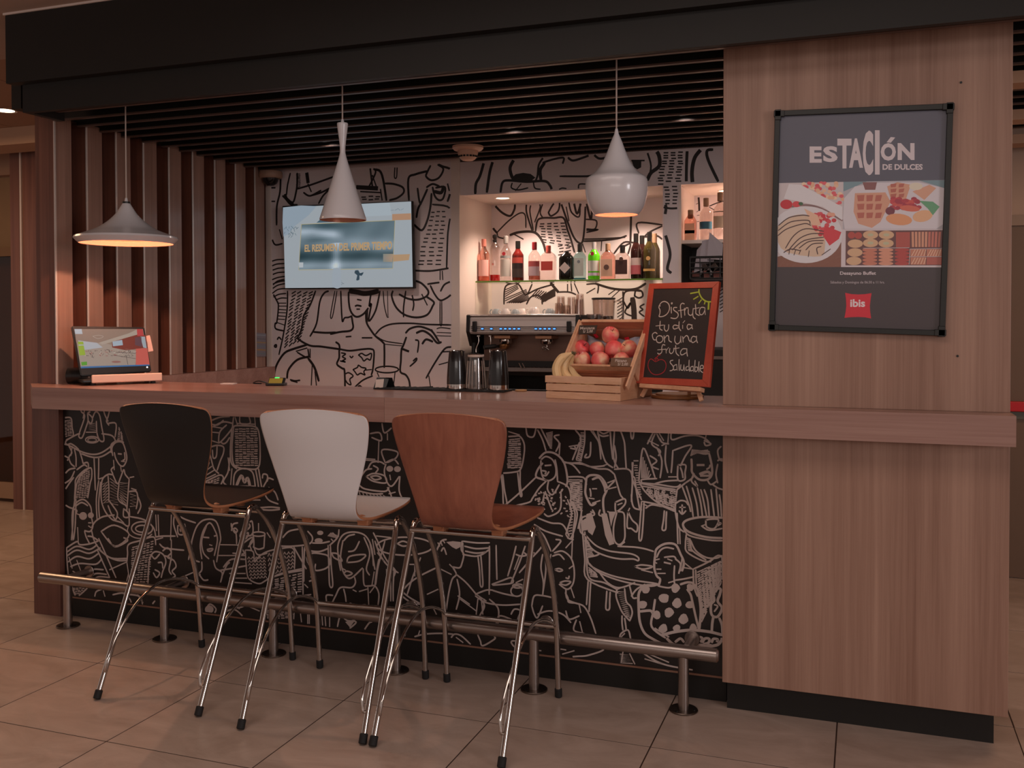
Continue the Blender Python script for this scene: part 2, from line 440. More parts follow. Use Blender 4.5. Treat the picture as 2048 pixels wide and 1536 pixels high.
# downlight in the corridor ceiling
def downlight(name, c, r, label, cat='downlight', z_face=.004, group=None):
    t = thing(name, label, cat, c, group)
    MB().lathe([(r*1.0, .0), (r*1.25, -.003), (r*1.25, .0), (r, .012)], 28).build('ring', M_WHITE, t, True)
    MB().cyl((0, 0, -.0005), r*.98, .004, 28).build('lamp_face', M_LEDW, t, True)
    return t
c = at(10, 222, 'Z', 2.862); downlight('downlight', (c.x, c.y, 2.864), .06, 'round warm downlight in the brown corridor ceiling at the left edge')

# ------------------------------------------------------------------ left background: partitions, glass door
wl = thing('wall_left', None, None, (-5.6, 2.1, 0), kind='structure')
put(MB().box(-5.72, -5.625, 2.08, 2.30, 0, 2.82).build('partition_fin', M_LAM_D), wl)
put(MB().box(-5.622, -5.606, 2.078, 2.30, 0, 2.82).build('edge_trim', M_ALU), wl)
put(MB().box(-5.604, -4.4, 2.09, 2.30, 0, 2.82).build('wall_panel', M_LAM_D), wl)
put(MB().box(-9.6, -5.73, 2.4, 2.5, 0, 2.64).build('wall_panel', mat('olive_panel', '#8a6c4c', .5, var=.1)), wl)
put(MB().box(-9.6, -5.6, 2.32, 2.5, 2.64, 2.86).build('lintel', M_CEILB), wl)
for x in (-5.80, -5.95):
    put(MB().box(x, x+.012, 2.385, 2.41, 0, 2.64).build('edge_trim', M_ALU), wl)
dr = thing('door_1', None, None, (-6.2, 2.3, 0), kind='structure')
M_GLASS = mat('clear_glass', '#ffffff', .02, trans=1, ior=1.45)
M_BRONZE = mat('bronze_frame', '#7a5a3c', .4, .4)
put(MB().box(-6.8, -5.735, 2.26, 2.33, 1.98, 2.05).build('door_header', M_BRONZE), dr)
put(MB().box(-6.8, -5.735, 2.27, 2.32, .03, .16).build('bottom_rail', mat('bronze_light', '#a08066', .4, .3)), dr)
put(MB().box(-6.8, -5.75, 2.292, 2.300, .16, 1.98).build('pane', thin('smoked_glass', '#cdbb98')), dr)
put(MB().box(-5.79, -5.765, 2.24, 2.265, .55, .95).build('door_handle', M_STEEL), dr)

# fin wall on the left of the bar
SH = 1.1554
fw = thing('wall_left', None, None, (-3.3, 1, 0), kind='structure')
M_BACKP = wood('recess_and_shaded_side_laminate', '#80503f', '#5e382c', (120, 120, 2.0), .4, .1)
put(MB().box(-3.40, -3.36, .10, .42, SH+.002, 2.50).build('backing_panel', M_BACKP), fw)
put(MB().box(-3.40, -3.36, .421, 2.02, 0, 2.50).build('backing_panel', M_BACKP), fw)
put(MB().box(-3.36, -3.30, 1.93, 2.02, 0, 2.50).build('corner_filler', M_BACKP), fw)
fin = trim = None
FY = [.082+.2083*k for k in range(9)]
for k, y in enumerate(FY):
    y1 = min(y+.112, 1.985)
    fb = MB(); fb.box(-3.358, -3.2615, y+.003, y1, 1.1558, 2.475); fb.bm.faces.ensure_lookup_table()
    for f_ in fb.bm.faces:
        if f_.calc_center_median().y < y+.004: f_.material_index = 1  # near side of each fin gets a darker laminate: its shade put into colour
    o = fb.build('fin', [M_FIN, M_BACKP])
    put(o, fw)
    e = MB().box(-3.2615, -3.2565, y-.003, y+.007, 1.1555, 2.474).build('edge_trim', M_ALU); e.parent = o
put(MB().box(-3.36, -3.235, .42, 1.95, .0, 1.1545).build('ledge', M_LAM_H), fw)
# notice stuck on the last fin
nt_ = Draw((-3.2565, 1.8, 1.3), (1, 0, 0), (0, 0), 1)
nt_.poly([(513, 665), (532, 667), (532, 713), (513, 713)], '#7d757c')
for k, cc in enumerate(['#8a8f96', '#6e6a70', '#9a7f5a', '#707b85', '#a07a4e', '#6f7a80']):
    nt_.layer = 1; nt_.stroke([(514, 670+k*7.3), (531, 671+k*7.3)], 3.4, cc)
nt_.build('notice', M_PRINT); tag(bpy.data.objects['notice'], 'small printed notice stuck on the last wood fin beside the camera wall', 'notice')

# ------------------------------------------------------------------ canopy with ceiling slats
cn = thing('canopy', 'black stepped canopy over the bar with a slatted underside', 'canopy', (-1, .8, 2.45))
put(MB().box(-3.12, 6, -.236, -.205, 2.42, 2.56).build('lower_fascia', M_BLACK), cn)
put(MB().box(-3.165, 6, -.285, -.236, 2.545, 2.858).build('upper_fascia', M_BLACK), cn)
put(MB().box(-3.12, -3.09, -.205, -.02, 2.42, 2.56).build('side_fascia', M_BLACK), cn)
put(MB().box(-3.165, -3.12, -.236, 1.95, 2.56, 2.858).build('side_fascia', M_BLACK), cn)
put(MB().box(-3.172, 6, -.292, -.28, 2.851, 2.86).build('edge_trim', M_WHITE), cn)
put(MB().box(-3.12, 6, -.205, 2.6, 2.80, 2.855).build('void_board', mat('void_black', '#0c0b0a', .8)), cn)
sl = MB(); sl.box(0, 4.66, -.011, .011, 0.0072, .11); sl.mi = 1; sl.box(0, 4.66, -.0115, .0115, 0, .007)
sl = sl.build('ceiling_slat', [M_BLACKG, mat('slat_edge_highlight', '#57423a', .4)])  # brown strip puts the slats' bottom-edge highlight lines into the colour
for k in range(14):
    o = sl if k == 0 else sl.copy()
    if k: COL.objects.link(o)
    y = -.075+.156*k
    o.location = (-3.256 if y > .05 else -3.08, y, 2.45); put(o, cn)
for _x in (-2.35, -1.25, -.35):
    put(MB().lathe([(.040, 2.470), (.044, 2.470), (.044, 2.53), (0, 2.53), (0, 2.50), (.040, 2.50), (.040, 2.470)], 20, Matrix.Translation((_x, 1.095, 0))).build('added_spot_can', M_BLACKG), cn)  # cans added around the extra spots, hidden between the slats
for k in range(5):
    put(MB().box(-2.9+k*1.4, -2.86+k*1.4, -.205, 1.97, 2.562, 2.60).build('cross_rail', M_BLACKG), cn)

put(MB().box(-3.42, -3.36, -.02, 2.0, 2.501, 2.855).build('side_closure', M_BLACK), cn)
put(MB().box(-3.359, -3.12, .0, 2.0, 2.563, 2.575).build('side_closure', M_BLACK), cn)
# ------------------------------------------------------------------ back wall with mural and niches
YB, YN = 1.93, 2.48
wb = thing('wall_back', None, None, (-1.5, YB, 0), kind='structure')
def slab(name, m_, *a, bev=0): return put(MB().box(*a, bev=bev).build(name, m_), wb)
slab('edge_strip', M_WHITE, -3.299, -3.2595, YB, YB+.04, 0, 2.50)
mp1 = slab('mural_panel', M_PAPER, -3.259, -1.937, YB+.004, YB+.05, 0, 2.62)
slab('pier', M_WHITE, -1.937, -1.881, YB-.002, YN+.06, 0, 2.62)
mp2 = slab('mural_panel', M_PAPER, -1.881, 1.0, YB+.012, YB+.03, 2.243, 2.62)
mp3 = slab('mural_panel', M_PAPER, -.606, -.514, YB+.008, YB+.03, 1.0, 2.243)
slab('niche_ceiling', M_WHITE, -1.881, 1.0, YB+.03, YN, 2.243, 2.27)
slab('niche_divider', M_WHITE, -.606, -.514, YB+.03, YN, 1.0, 2.243)
mp4 = slab('mural_panel', M_PAPER, -1.881, -.606, YN, YN+.03, 1.0, 2.243)
mp5 = slab('mural_panel', M_PAPER, -.514, 1.0, YN, YN+.03, 1.0, 2.243)
slab('splashback', M_BLACK, -1.881, -.606, YN-.02, YN-.001, 1.0, 1.22)
slab('niche_shelf', M_WHITE, -.512, 1.0, YB+.03, YN-.001, 1.905, 1.925)
slab('frame_edge', M_WHITE, -.514, -.500, YB+.006, YB+.03, 1.68, 2.243)
slab('black_lining', M_BLACK, -.498, 1.0, 2.30, 2.31, 1.66, 1.904)
slab('black_lining', M_BLACK, -.512, -.499, YB+.031, 2.30, 1.66, 1.904)

INK = '#1b1210'
D = Draw((0, YB+.004, 1), (0, 1, 0)).view((500, 550), 4.6545); D.wm = 1.8
D.lines('''
918,160 920,250 935,330 970,380 1010,388 1060,360 1100,310
w10 1000,228 1035,235|980,290 1000,283 1035,290|995,318 1020,318
w9 845,150 850,280 855,380 862,435 880,400 915,395 940,385
w10 1130,150 1110,290 1130,270 1105,430 1170,330 1210,150|1095,330 1090,440
w26 930,150 1000,160 1060,172 1130,165 1190,150
945,380 955,440 960,490 930,520 840,530 750,550|590,530 700,538 800,535
1080,340 1085,440 1130,520 1170,570 1220,610 1250,640
w11 440,590 500,630 570,660 650,665 760,680 830,690|1250,640 1252,740 1250,860
800,625 830,650 835,700|895,575 940,572|1045,585 1135,585
w10 560,570 620,450 650,250 690,170 730,150|610,150 560,280 500,380 480,500 440,590
w9 350,150 345,330 310,560 270,740|200,150 250,240 265,290 250,440 235,450 240,500 315,520
w7 200,110 250,60 320,40|205,130 260,95 330,80|210,170 260,135 330,125|220,205 270,180 335,172|240,232 290,215 340,215|255,262 335,262|262,290 340,290|262,320 335,325|260,350 332,352|255,380 328,385|250,410 322,415|245,440 318,465
w9 200,400 250,310|200,430 245,400|205,550 240,550|255,600 270,580 290,600|230,655 245,650 245,670 230,668 230,655|200,690 290,720|200,735 280,770|205,760 260,785
w12 220,960 240,860 280,780 330,720 400,690 530,650|345,960 360,880 440,790 550,760
w14 545,780 600,860 640,985
w9 580,830 570,1040|605,900 620,1040|430,710 530,680|440,720 540,770 540,690|560,690 560,770|375,975 420,985 465,980|385,985 440,1000
w11 830,700 830,770 810,830 860,870 880,890 885,1050
w10 835,690 930,705 1060,690 1130,690 1155,720 1145,870 1130,930
w8 850,725 890,735 860,760 890,780 860,800 890,810 840,800|1010,745 1040,730 1080,750 1130,730 1120,790 1090,780 1060,800 1040,770 1010,745|930,755 945,770 960,755
w8 960,880 1000,860 1010,840 1040,860 1080,870 1060,900 1070,930 1030,915 1000,930 980,905 960,880|1080,885 1130,880|890,920 920,910 960,940 930,970 940,1020 910,1010 890,980
w9 970,1050 1050,980 1140,940|1000,1050 1020,1030 1045,1050
w8 1185,910 1200,945|1350,910 1335,1040
w11 1330,150 1320,200 1360,300 1440,370 1550,395 1650,370 1700,290 1710,250 1640,200|1530,50 1600,80 1660,150 1640,200 1560,230 1470,220 1390,180
w9 1450,150 1430,300 1430,390|1510,190 1525,270 1515,330|1600,180 1650,280
w6 790,150 750,375 770,380 810,150|1240,150 1250,280 1275,385 1290,390|1280,150 1285,380
w10 1655,85 1720,75 1760,70|1680,100 1720,180 1770,235 1830,215 1875,180|1775,150 1810,90 1870,60
w6 1770,240 1770,450 1785,450 1785,240
w9 1170,550 1230,490 1330,455 1500,450 1640,460 1870,465
w6 1175,570 1260,615 1420,640|1260,645 1420,660|1740,500 1780,490 1865,500|1740,535 1870,540|1740,565 1870,570
w11 1450,540 1490,500 1570,480 1650,500 1700,530 1760,620|1455,580 1430,650 1410,700 1405,800 1400,900 1450,930 1480,980 1490,1045
w12 1550,540 1610,520 1680,560 1740,630 1780,625|1605,640 1640,600 1700,620|1690,510 1750,610
w16 1410,685 1475,710
w9 1540,605 1570,620 1560,720|1520,800 1550,775 1545,800 1490,850
w10 1640,960 1720,820 1810,690 1870,670|1790,715 1870,712
w8 1760,835 1850,810|1665,940 1680,1040|1600,1045 1700,1040
''', 11, INK)
D.eline(1275, 880, 108, 30, 8, INK)
D.dashes([(385, 150), (600, 150), (480, 610), (310, 690)], 4, 17, 9, INK, .55, .6)
D.view((500, 280), 4.6545)
D.lines('''
w11 285,330 280,480 250,620 248,790
w9 375,310 350,420 340,510|205,920 235,975 300,965|275,835 300,920|200,1100 310,1078
w11 440,310 440,400 430,480 400,580 340,540|305,520 330,545 380,600 440,605
w16 325,510 350,560 400,600
w26 660,285 668,385|530,315 540,390
w10 440,455 560,420 660,385 770,345|500,490 560,520 660,470|540,410 570,480|560,520 660,490 740,450|640,590 680,520 740,460
w13 1065,260 1065,440|1120,270 1140,440|1160,275 1210,290 1240,370 1270,560
w30 1000,440 1180,450
w10 1215,460 1230,560|1030,480 1220,490|1130,260 1170,300 1100,450|1140,330 1175,430
w7 1350,240 1345,345 1365,345 1370,240
w11 1260,405 1340,410 1420,440 1430,490 1370,540 1300,560|1680,240 1650,300 1640,340 1690,375 1760,350 1800,270 1750,230
w12 1480,560 1475,360 1540,320 1650,290|1740,220 1790,245 1860,270 1870,330 1865,480 1840,570|1650,460 1600,570 1565,640 1550,720|1690,500 1680,620 1650,750 1600,840 1530,790
w11 1645,440 1700,410 1760,430|1700,440 1720,520 1760,560 1800,540 1815,440 1730,445|1840,410 1855,470|1560,450 1575,560 1590,600
w18 1720,480 1780,490 1800,440
w10 1700,600 1860,635 1850,800 1840,900 1830,1200|1840,870 1870,850|1530,1215 1640,1220 1720,1215 1870,1190
w8 1770,1220 1770,1300|1790,1220 1795,1300|1840,1090 1870,1110
w7 200,1130 250,1115 315,1112|200,1175 250,1155 320,1150|203,1215 260,1195 320,1190|205,1255 260,1235 325,1230|208,1300 260,1280 325,1270|215,1340 270,1320 325,1310
''', 10, INK)
D.dashes([(195, 430), (240, 430), (225, 740), (195, 740)], 1, 8, 10, INK, .7)
D.dashes([(1035, 515), (1215, 515), (1215, 560), (1035, 570)], 3, 2, 9, INK)
D.dashes([(1690, 650), (1830, 650), (1800, 1180), (1530, 1180)], 3, 13, 9, INK, .5)
D.dashes([(430, 310), (470, 310), (470, 450), (430, 450)], 2, 10, 6, INK, .7)
D.build('line_drawing', M_MURINK, mp1, lambda p: -3.257 < p.x < -1.94 and p.z < 2.45)
D = Draw((0, YB+.012, 1), (0, 1, 0)).view((900, 250), 3.657); D.wm = 1.55
D.lines('''
80,375 185,440
w14 80,475 115,505|250,265 220,370 190,430 185,500|315,260 290,350 270,490
w16 470,250 440,310 450,370 470,400|690,280 660,330 665,400
w10 685,235 650,290 640,370 625,410|680,275 760,250 830,240 825,280|805,375 1000,375 1050,365
w12 370,490 385,420 430,405 560,415 690,410 730,440 745,475
w7 455,425 450,460 500,475 570,460|610,410 620,460 660,470|520,430 480,480|800,470 820,462 850,465|940,470 945,435 990,432
w11 865,240 900,260 970,240 1035,215|1050,215 1090,245 1140,240
w14 1370,190 1440,265|1735,175 1730,300 1728,430
w9 1440,190 1470,300 1450,400
w18 1510,190 1530,230 1530,300 1470,350 1445,400
w10 1330,260 1420,260
w18 1840,175 1790,240 1770,340 1775,430
w14 1920,180 1880,190 1890,260 1960,410
''', 11, INK)
D.poly('455,385 480,360 535,350 590,358 625,385 600,405 535,418 475,412', INK)
D.poly('1330,265 1400,258 1398,310 1370,325 1345,310', INK)
D.dashes([(1555, 190), (1720, 190), (1700, 440), (1500, 440)], 3, 12, 9, INK, .5)
D.build('line_drawing', M_MURINK, mp2, lambda p: -1.878 < p.x < .1 and 2.246 < p.z < 2.45)
D = Draw((0, YB+.008, 1), (0, 1, 0)).view((900, 250), 3.657); D.wm = 1.55
D.lines('''
w10 1555,600 1610,610 1670,608|1600,915 1665,940
w14 1545,540 1580,600 1560,740 1590,850 1610,950 1590,1050 1615,1080
w6 1555,1140 1670,1135
''', 10, INK)
D.dashes([(1555, 440), (1680, 440), (1670, 590), (1570, 590)], 2, 6, 9, INK, .5)
D.build('line_drawing', M_MURINK, mp3, lambda p: -.604 < p.x < -.516 and p.z < 2.24)
D = Draw((0, YN, 1), (0, 1, 0)).view((900, 250), 3.657); D.wm = 1.35
D.lines('''
w12 325,585 380,640 440,665 470,620 475,585|305,640 310,740 345,790
w8 345,785 430,700 510,645 550,660 555,750|345,790 355,820 420,835|590,590 585,640 610,770|640,570 660,600 620,710|680,570 660,640 680,680
w14 440,805 500,785 590,780 640,800 680,860 700,930
w10 470,800 535,835|560,575 560,640 600,770|720,640 760,575 800,570 790,630 740,665 720,640
w11 625,780 640,700 680,680 760,680 830,680 860,770 885,840 910,930|810,565 850,680 900,810 940,860 970,850 985,730 990,600
w9 870,570 890,640 945,670 950,560|850,600 870,700|995,690 1070,700 1060,760 1000,760|1000,770 1085,765 1000,785
w12 905,560 930,650 960,560|1000,580 1030,690 1040,600
w10 975,850 1110,845 1230,830 1290,810
w8 980,835 1100,832 1280,822|1110,845 1105,920|970,870 990,930
w16 1325,640 1320,850
w10 1380,790 1375,715 1550,730|1375,840 1350,860 1270,860 1200,940|1400,850 1450,790 1550,740|1430,820 1510,810 1550,835|1270,890 1320,870 1300,950
w12 310,1215 400,1310|310,1280 350,1330
w9 395,1310 400,1200 430,1165 500,1165 555,1245 600,1165|555,1245 640,1200 760,1165|560,1310 590,1260 640,1245 670,1270 675,1310
w20 740,1160 790,1220
w9 790,1222 870,1222 920,1240|860,1165 860,1215|885,1160 890,1215|910,1160 940,1230|1000,1165 1080,1165 1080,1230|1060,1195 1000,1230
w13 1065,1160 1180,1195 1290,1205 1370,1195 1430,1160
w7 1240,1210 1180,1265|1210,1205 1160,1240
w10 1265,1220 1268,1300 1265,1450|1265,1300 1275,1230 1320,1210 1400,1215|1350,1250 1360,1210 1400,1215 1410,1250 1380,1265 1350,1250
w30 1335,1270 1345,1350 1348,1450
w9 1270,1290 1300,1340 1320,1300 1280,1370 1340,1400|1350,1400 1370,1440 1420,1460|1420,1310 1390,1330 1410,1350 1385,1370 1420,1400
''', 10, '#2a1a14')
D.dashes([(645, 715), (850, 705), (900, 900), (660, 860)], 4, 8, 9, '#2a1a14', .5)
D.dashes([(780, 880), (885, 860), (900, 990), (790, 1000)], 2, 6, 9, '#2a1a14', .5)
for k in range(13):
    x = 405+k*14
    D.stroke([(405 if k < 6 else 400+(k-5)*16, 1205+min(k, 6)*16), (500-abs(k-3)*3 if k < 4 else 545+k*3, 1168+k*9)], 7, '#2a1a14')
for k in range(9): D.stroke([(600+k*12, 1250+k*5), (640+k*16, 1205+k*4)], 8, '#2a1a14'); D.stroke([(670, 1300-k*6), (770, 1250-k*7)], 6, '#2a1a14')
for k in range(8): D.stroke([(1225, 1285+k*24), (1262, 1262+k*24)], 7, '#2a1a14')
D.build('line_drawing', M_MURINK, mp4, lambda p: -1.88 < p.x < -.608 and 1.0 < p.z < 2.24)
D = Draw((0, YN, 1), (0, 1, 0)).view((1340, 360), 6.4)
D.lines('''
w14 312,205 310,380
w26 365,210 372,300 375,390
w9 335,310 370,290|340,410 370,390|345,455 375,450|340,535 378,530
w22 430,205 435,325
w14 505,335 600,295 690,270|505,350 570,385
''', 10, '#2a1a14')
for k in range(9): D.stroke([(640, 1330+k*45), (690, 1300+k*45)], 16, '#2a1a14')
D.build('line_drawing', M_MURINK, mp5, lambda p: -.51 < p.x and p.z < 2.24)

# niche downlights
downlight('downlight', (-1.68, 2.16, 2.2425), .042, 'small round lamp in the niche ceiling above the rum bottles')
downlight('downlight', (-.30, 2.3, 2.2425), .035, 'small round lamp in the ceiling of the right niche')

# glass shelf
gs = MB().box(-1.879, -.608, 2.19, 2.478, 1.707, 1.717, bev=.001)
M_SHG = thin('shelf_glass', '#f4f8f2'); gs_ = MB().box(-1.879, -.608, 2.1855, 2.1898, 1.707, 1.717).build('polished_edge', mat('green_glass_edge', '#6f9a3c', .12, trans=.3))
gs = gs.build('glass_shelf', M_SHG); tag(gs, 'green-edged glass shelf carrying the row of bottles in the niche', 'shelf'); put(gs_, gs)

# ------------------------------------------------------------------ right background
wr = thing('wall_right', None, None, (1.5, 2.5, 0), kind='structure')
put(MB().box(1.0, 2.6, 2.445, 2.6, 2.0, 2.86).build('upper_wall', mat('beige_plaster', '#b79a86', .7, var=.03)), wr)
put(MB().box(.99, 1.02, 1.98, 2.6, 0, 2.86).build('partition', M_LAM_D), wr)
d2 = thing('door_2', None, None, (1.6, 2.44, 0), kind='structure')
put(MB().box(1.02, 2.6, 2.43, 2.50, 1.99, 2.05).build('door_header', mat('header_paint', '#9a8270', .6)), d2)
put(MB().box(1.02, 2.6, 2.45, 2.50, 0.004, 1.99).build('door_panel', mat('brown_door', '#6d5544', .5, var=.05)), d2)
put(MB().box(1.03, 2.55, 2.40, 2.45, .948, 1.003, bev=.004).build('push_bar', mat('red_paint', '#c01420', .4)), d2)
put(MB().box(1.03, 2.55, 2.43, 2.449, .905, .946).build('kick_strip', mat('grey_green', '#5c5a50', .5)), d2)
for k, (y, dy) in enumerate([(.70, .12), (1.50, .13), (2.2, .15)]):
    o = MB().box(1.0, 1.6, y-dy/2, y+dy/2, 2.40, 2.448).build('light_trough', mat('trough_paint', '#c49a7c', .6))
    put(o, cn)

# ------------------------------------------------------------------ pillar with poster frame
SH = 1.1554
pl = thing('pillar', 'wood-clad pillar standing at the right end of the bar', 'pillar', (.478, .2, 0))
put(MB().box(0, .9565, 0, .45, SH, 2.60, bev=.0015).build('upper_cladding', M_LAM_V), pl)
put(MB().box(0, .9565, 0, .45, .118, SH-.1015, bev=.0015).build('lower_cladding', M_LAM_V), pl)
put(MB().box(.01, .92, .06, .44, 0, .118).build('plinth', M_BLACK), pl)
for (u, v) in [(1922, 165), (1915, 712)]:
    p = at(u, v, 'Y', -.001); put(MB().cyl((0, 0, 0), .004, .002, 12, Matrix.Translation(p) @ Matrix.Rotation(math.radians(90), 4, 'X')).build('screw_cap', M_BLKPL), pl)

pf = thing('poster_frame', 'black framed food poster hanging on the wood-clad pillar', 'poster', (.47, -.012, 1.82))
TL, TRp, BRp, BL = [at(*q, 'Y', -.02) for q in ((1550, 222), (1907, 207), (1890, 672), (1538, 660))]
M_FR = mat('black_frame_plastic', '#20201e', .4)
def frame_bar(a, b, wd, name, d0=-.026, d1=-.001):
    a = Vector(a); b = Vector(b); t = (b-a).normalized(); nrm = Vector((t.z, 0, -t.x))
    if name == 'corner_piece': nrm = nrm
    pts = [a, b, b+nrm*wd, a+nrm*wd]
    mb = MB(); A = [mb.bm.verts.new((p.x, d0, p.z)) for p in pts]; B = [mb.bm.verts.new((p.x, d1, p.z)) for p in pts]
    mb.bm.faces.new(A); mb.bm.faces.new(B[::-1])
    for i in range(4): mb.bm.faces.new((A[i], B[i], B[(i+1) % 4], A[(i+1) % 4]))
    bmesh.ops.bevel(mb.bm, geom=list(mb.bm.edges), offset=.0015, segments=1, affect='EDGES')
    return put(mb.build(name, M_FR), pf)
ctr = (TL+BRp)/2
for a, b in ((TL, TRp), (TRp, BRp), (BRp, BL), (BL, TL)):
    frame_bar(a, b, .019, 'frame_rail')
    t = (b-a).normalized()
    frame_bar(a-t*.003, a+t*.034, .022, 'corner_piece', -.030)
    frame_bar(b-t*.034, b+t*.003, .022, 'corner_piece', -.030)
for a, b in ((TL, TRp), (BL, BRp)):
    pass
put(MB().box(TL.x+.01, TRp.x-.02, -.006, -.001, BL.z+.012, TRp.z-.005).build('backing_board', M_FR), pf)
D = Draw((0, -.012, 1.8), (0, 1, 0), step=.00025).view((1500, 180), 2.954)
D.poly('178,152 1165,118 1150,560 1128,1420 148,1390', '#4c4954')
D.layer = 1
D.poly('178,152 1165,118 1152,532 172,550', '#5c5c6a'); D.poly('160,1046 1138,1048 1122,1418 150,1392', '#483e41')
D.layer = 2    # left photograph: plate with crepe
D.poly('172,550 552,543 545,1046 162,1046', '#cfc4c6')
D.poly('162,985 545,900 545,1046 162,1046', '#8a5c4c')
D.layer = 3
for k in range(70):
    x = random.uniform(300, 548); y = random.uniform(550, 600+(x-300)*.45)
    D.ell(x, y, 14, 11, random.choice(['#e0626a', '#e8c0a4', '#e6b494', '#d8505c', '#efd2b4']), 8)
D.poly('230,556 300,560 545,690 545,770 430,690 200,640', '#e0dce0'); D.ell(215, 676, 36, 28, '#c8323c'); D.ell(275, 675, 24, 18, '#d84850'); D.ell(300, 672, 14, 10, '#4a6a4a')
D.lines('w12 240,690 330,680 420,700 545,770', 8, '#8c6c6c')
D.layer = 4
pl_pts = []
for i in range(40):
    a = 2*math.pi*i/40; x = 330+215*math.cos(a); y = 855+168*math.sin(a); pl_pts.append((max(164, x), y))
D.poly(pl_pts, '#dcd8dc')
D.layer = 5
D.poly('166,800 230,750 310,735 350,750 370,800 435,830 440,960 380,985 220,960 166,900', '#d8bca4', 2)
for k in range(34): D.ell(random.uniform(380, 500), random.uniform(730, 860), 15, 13, random.choice(['#cf3a44', '#d8505a', '#e6a890']), 7)
D.poly('440,800 540,840 525,880 470,920 430,860', '#d6404a'); D.poly('320,700 400,740 420,800 370,800', '#e8bca0')
D.layer = 6
D.lines('''170,800 230,755 310,740 350,745|168,830 240,780 340,770 355,790|166,860 220,820 320,790 360,800|210,935 260,860 330,820 435,835|225,950 290,880 360,850 435,850|250,945 320,890 435,870|290,935 350,895 435,890|330,945 370,910 430,905|200,960 240,940 300,950|230,970 235,940|260,975 270,945|290,970 300,945|345,985 350,950|400,970 395,935 420,925|425,975 475,940''', 6, '#553a3a')
D.layer = 2    # waffles
D.poly('552,543 1150,532 1143,822 548,824', '#b9b4bc'); D.layer = 3; D.poly('552,543 690,541 552,600', '#7d98a2'); D.poly('1000,535 1150,533 1150,580', '#7d98a2')
D.layer = 4; D.poly('556,640 620,570 760,548 1000,545 1148,580 1146,790 1100,820 560,822 550,760', '#d9d2d8')
D.layer = 5; D.poly('620,610 800,605 830,660 770,780 720,815 640,790 612,720', '#d9a288'); D.poly('810,570 870,545 950,560 920,650 830,640', '#d9a288'); D.poly('960,600 1060,560 1100,580 1030,650', '#dba68c')
D.poly('665,545 750,545 740,590 680,590', '#8c5c5c'); D.ell(980, 570, 40, 22, '#e2d8c4')
D.layer = 6
for i in range(3):
    for j in range(3): D.poly([(632+i*56, 622+j*52), (676+i*52, 620+j*52), (672+i*50, 656+j*50), (638+i*50, 658+j*50)], '#bb6a5c')
for i in range(2):
    for j in range(3): D.poly([(830+i*50, 556+j*30), (866+i*46, 552+j*30), (860+i*46, 574+j*30), (832+i*46, 576+j*30)], '#bb6a5c')
for k in range(40): D.ell(random.uniform(840, 1000), random.uniform(640, 700), 18, 12, random.choice(['#b8404c', '#a8384a', '#d05a54', '#c84850']), 8)
D.ell(828, 715, 28, 24, '#7c3c4a'); D.ell(880, 765, 78, 34, '#e4a074', 16, .1); D.ell(1020, 745, 60, 34, '#e6b48c', 16, -.2); D.ell(945, 700, 60, 18, '#d8705c', 14, .1)
D.poly('1000,655 1080,660 1120,690 1080,740 1050,700', '#6aa47c')
D.layer = 2    # biscuits
D.poly('540,824 1143,822 1136,1048 538,1046', '#d8ccd0'); D.layer = 3; D.poly('566,832 1140,828 1134,1036 564,1036', '#6e4848')
D.layer = 4
for (x, y) in ((712, 856), (806, 856), (712, 904), (804, 906), (622, 908), (620, 960), (614, 1010)): D.ell(x, y, 45, 25, '#d8b08c'); 
for (x, y) in ((600, 858), (640, 860)): D.ell(x, y, 22, 20, '#b85048')
for i in range(3):
    for j in range(5): D.ell(708+i*95, 945+j*20, 44, 11, ['#cc806a', '#dc9a80', '#b84c48'][i])
D.poly('862,840 945,840 945,930 862,930', '#b45850')
for i in range(9): D.poly([(954+i*20, 838), (968+i*20, 838), (970+i*19, 928), (956+i*19, 928)], ['#d89c80', '#c87868'][i // 5])
for i in range(2):
    for j in range(2): D.poly([(948+i*96, 940+j*48), (1038+i*94, 940+j*48), (1038+i*93, 984+j*48), (948+i*94, 984+j*48)], '#b86458' if (i, j) == (1, 1) else '#c8836c')
D.layer = 5
for (x, y) in ((712, 856), (806, 856), (712, 904), (804, 906)): D.ell(x, y, 18, 9, '#c4c0a0'); 
for k in range(5): D.stroke([(955+k*18, 980), (975+k*16, 944)], 5, '#ecc8ac'); D.stroke([(1050+k*16, 980), (1070+k*14, 944)], 5, '#ecc8ac'); D.stroke([(955+k*18, 1028), (975+k*16, 992)], 5, '#ecc8ac')
D.lines('w4 668,935 940,932|945,940 1134,936|944,985 1134,984|945,940 940,1030', 4, '#cfc4c8')
D.layer = 3
W_ = '#d8ccd0'
for ch, q in (('E', (352, 334, 424, 430)), ('S', (432, 332, 518, 426)), ('T', (516, 288, 600, 464)), ('A', (585, 286, 668, 460)), ('C', (666, 240, 728, 504)), ('I', (738, 238, 766, 500)), ('O', (772, 314, 862, 418)), ('N', (872, 314, 972, 414))):
    D.text(ch, *q, W_, bold=.045)
D.poly('806,310 832,278 858,281 832,312', W_)
D.text('DE DULCES', 783, 438, 1020, 472, W_, bold=.035)
D.text('Desayuno Buffet', 532, 1072, 744, 1098, W_, bold=.02)
D.text('Sábados y Domingos de 06:30 a 11 hrs.', 475, 1128, 796, 1148, '#b4a8ac', bold=.01)
D.poly('562,1198 600,1206 640,1208 680,1206 718,1200 712,1240 708,1275 710,1310 716,1350 680,1343 640,1341 600,1342 558,1346 565,1310 569,1275 567,1235', '#d62a3c')
D.layer = 4; D.text('ibis', 592, 1236, 680, 1282, '#e8d8dc', bold=.03)
D.build('printed_picture', M_PRINT, pf)

